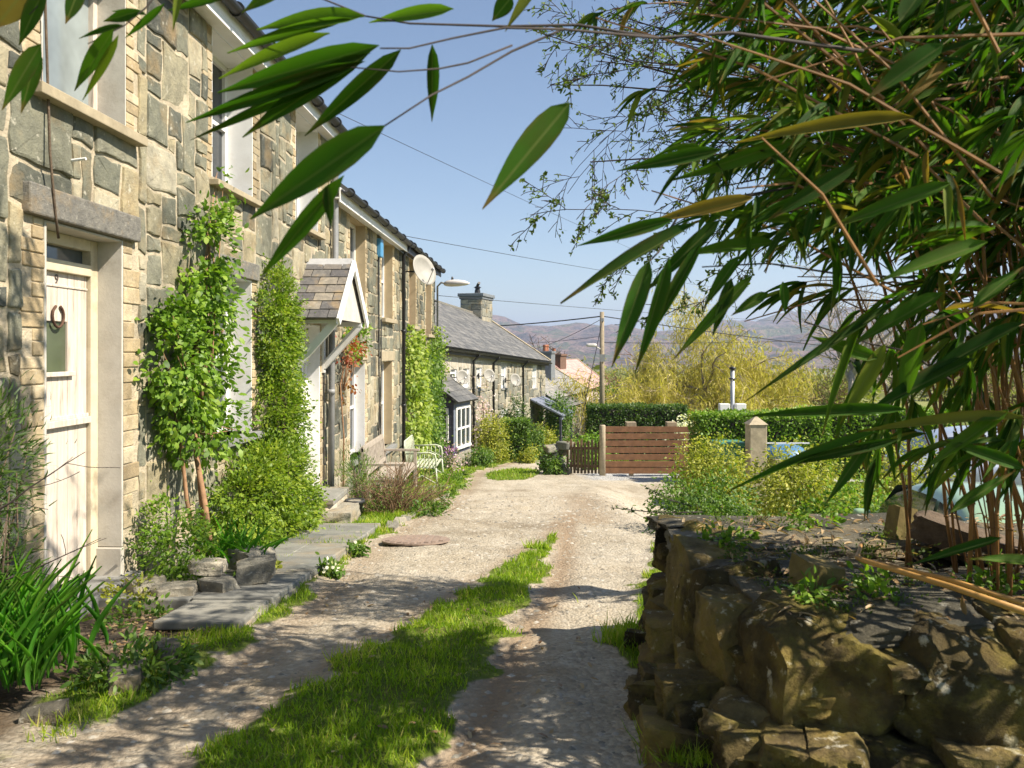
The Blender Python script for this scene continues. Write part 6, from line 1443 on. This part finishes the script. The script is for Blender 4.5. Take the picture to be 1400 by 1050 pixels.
big = [ # base x,y, tip x,y, width px, depth, tip depth change
 (526,172,334,300,48,1.5,.05),(470,240,352,384,26,1.5,.08),(448,252,452,312,16,1.5,.02),(779,140,660,280,42,1.7,-.05),(591,61,592,170,18,1.75,.1),(548,68,414,188,26,1.7,.05),
 (518,62,288,128,34,1.65,.06),(505,72,322,188,30,1.65,.1),(498,84,240,170,24,1.65,.12),(480,92,250,196,16,1.68,.1),(450,45,290,105,20,1.7,.08),(497,22,344,34,28,1.72,.05),(480,25,300,70,18,1.72,.1),(620,12,500,28,20,1.75,.05),(700,-5,672,28,26,1.8,.02),(740,-30,690,40,16,1.8,.0),
 (400,-30,330,18,20,1.7,.0),(330,-20,222,20,14,1.7,.1),(250,-40,236,42,12,1.72,.0),(170,35,105,50,10,1.72,.0),(155,40,98,126,22,1.7,.05),(162,48,112,142,12,1.7,.06),(190,15,140,30,16,1.72,.0),(110,-20,90,32,22,1.75,.0),(60,-15,24,62,24,1.75,.02),(56,60,0,150,26,1.7,.0),(52,66,30,156,22,1.72,.02),(40,-20,-10,40,40,1.75,.0),(225,5,168,55,10,1.75,.05),(200,20,150,12,10,1.75,.02),
 (888,356,838,500,34,1.9,-.05),(915,352,872,512,26,1.95,.0),(960,330,880,470,22,2.0,.0),(920,300,790,335,24,2.0,.0),(950,305,765,405,26,2.0,-.05),(985,300,880,400,26,2.1,.0),(1010,350,960,420,22,2.1,.0),(1000,380,975,460,22,2.1,.0),(1030,375,920,490,22,2.1,.0),(985,205,845,232,26,2.1,.0),(1060,330,930,345,26,2.2,.0),(1030,270,890,300,26,2.1,.0),(1090,190,915,250,26,2.2,.0),(1100,300,960,290,20,2.2,.0),
 (1050,400,1000,430,20,2.2,.0),(1070,385,1075,430,18,2.2,.0),(1230,410,1025,540,16,2.2,-.1),(1180,430,1120,590,16,2.2,-.1),(1210,470,1150,580,28,2.2,.0),(1200,490,1110,460,26,2.2,.0),(1240,560,1020,565,22,2.2,.0),(1400,570,1180,580,22,2.3,.0),(1200,590,1000,660,16,2.2,.0),(1230,600,1050,640,18,2.2,.0),(1190,600,1130,690,20,2.2,.0),(1330,490,1180,560,34,2.3,.0),(1400,440,1240,520,26,2.3,.0),(1380,560,1260,640,26,2.3,.0),(1400,640,1290,600,24,2.3,.0),(1370,735,1245,770,16,2.4,.0),(1430,770,1330,760,20,2.3,.0),(1260,440,1230,560,36,2.3,.0),(1290,400,1160,470,30,2.3,.0),
 (1290,60,1185,130,32,1.8,.0),(1230,30,1290,-60,30,1.8,.0),(1250,160,1010,185,28,2.0,.0),(1170,225,1050,300,30,2.0,.0),(1350,330,1200,380,30,2.0,.0),(1300,250,1130,310,28,2.0,.0),(1300,700,1390,640,20,2.4,.0),(1330,420,1400,360,26,2.2,.0)]
BP, BD, BN, BLn, BW = [], [], [], [], []
for (bx_, by_, tx, ty, w, Y, dY) in big:
    a, b = at(bx_, by_, Y), at(tx, ty, Y+dY); d = b-a; L = d.length
    view = (a-Vector((0, 0, EYE))).normalized(); nn = -view+Vector((U(-.35, .35), 0, U(-.1, .6)))
    BP.append(a); BD.append(d); BN.append(nn); BLn.append(L*1.0); BW.append(w*(1.0 if Y < 1.9 else .8)/F*Y)
for q in range(len(BP)):
    leafobj('leaf', bb, np.array(BP[q:q+1]), np.array(BD[q:q+1]), np.array(BN[q:q+1]), np.array(BLn[q:q+1]), np.array(BW[q:q+1]), 'bambooflat', 'leaf_bamboo', np.array([U(0, .97)]))
leafobj('foliage', bb, np.array(LP), np.array(LD), np.array(LN), np.array(LL), np.array(LW), 'bamboo', 'leaf_bamboo')
print('bamboo leaves', len(LP))

# ---------------------------------------------------------------- light, air, camera
sd_ = Vector((.108, -.035, .118)).normalized()
W_ = bpy.data.worlds.new('World'); S.world = W_; W_.use_nodes = True; nt = W_.node_tree
sky = nt.nodes.new('ShaderNodeTexSky'); sky.sky_type = 'NISHITA'; sky.sun_disc = False
sky.sun_elevation = math.asin(sd_.z); sky.sun_rotation = math.atan2(sd_.x, sd_.y); sky.air_density = 1.0; sky.dust_density = .3; sky.ozone_density = 1.2
nt.links.new(sky.outputs[0], nt.nodes['Background'].inputs[0]); nt.nodes['Background'].inputs[1].default_value = .07
sun = bpy.data.lights.new('sun', 'SUN'); sun.energy = 5.0; sun.angle = math.radians(.5); sun.color = (1, .91, .77)
so = bpy.data.objects.new('sun', sun); COL.objects.link(so); so.rotation_euler = sd_.to_track_quat('Z', 'Y').to_euler(); so.location = sd_*30
HAZE = True
if HAZE:
    m, nt, out = newmat('haze_air'); M['haze_air'] = m
    v = N(nt, 'ShaderNodeVolumePrincipled'); v.inputs['Color'].default_value = (.62, .74, 1, 1); v.inputs['Density'].default_value = .00021; v.inputs['Anisotropy'].default_value = .2
    nt.links.new(v.outputs[0], out.inputs['Volume'])
    o = MB().box((-6500, -320, -70), (6600, 9500, 330)).solo('haze', 'haze_air', None, None); o['kind'] = 'stuff'
cam = bpy.data.cameras.new('camera'); co_ = bpy.data.objects.new('camera', cam); COL.objects.link(co_); S.camera = co_
co_.location = (0, 0, EYE); co_.rotation_euler = (math.radians(90), 0, 0)
cam.sensor_width = 36; cam.lens = 36*F/1400; cam.shift_y = -(525-HZ)/1400; cam.clip_start = .05; cam.clip_end = 20000
cam.dof.use_dof = True; cam.dof.focus_distance = 8; cam.dof.aperture_fstop = 5.6
S.view_settings.view_transform = 'Standard'; S.view_settings.look = 'None'; S.view_settings.exposure = 1.1; S.view_settings.gamma = 1
S.cycles.use_denoising = True; S.cycles.max_bounces = 6; S.cycles.transparent_max_bounces = 4; S.cycles.volume_bounces = 0
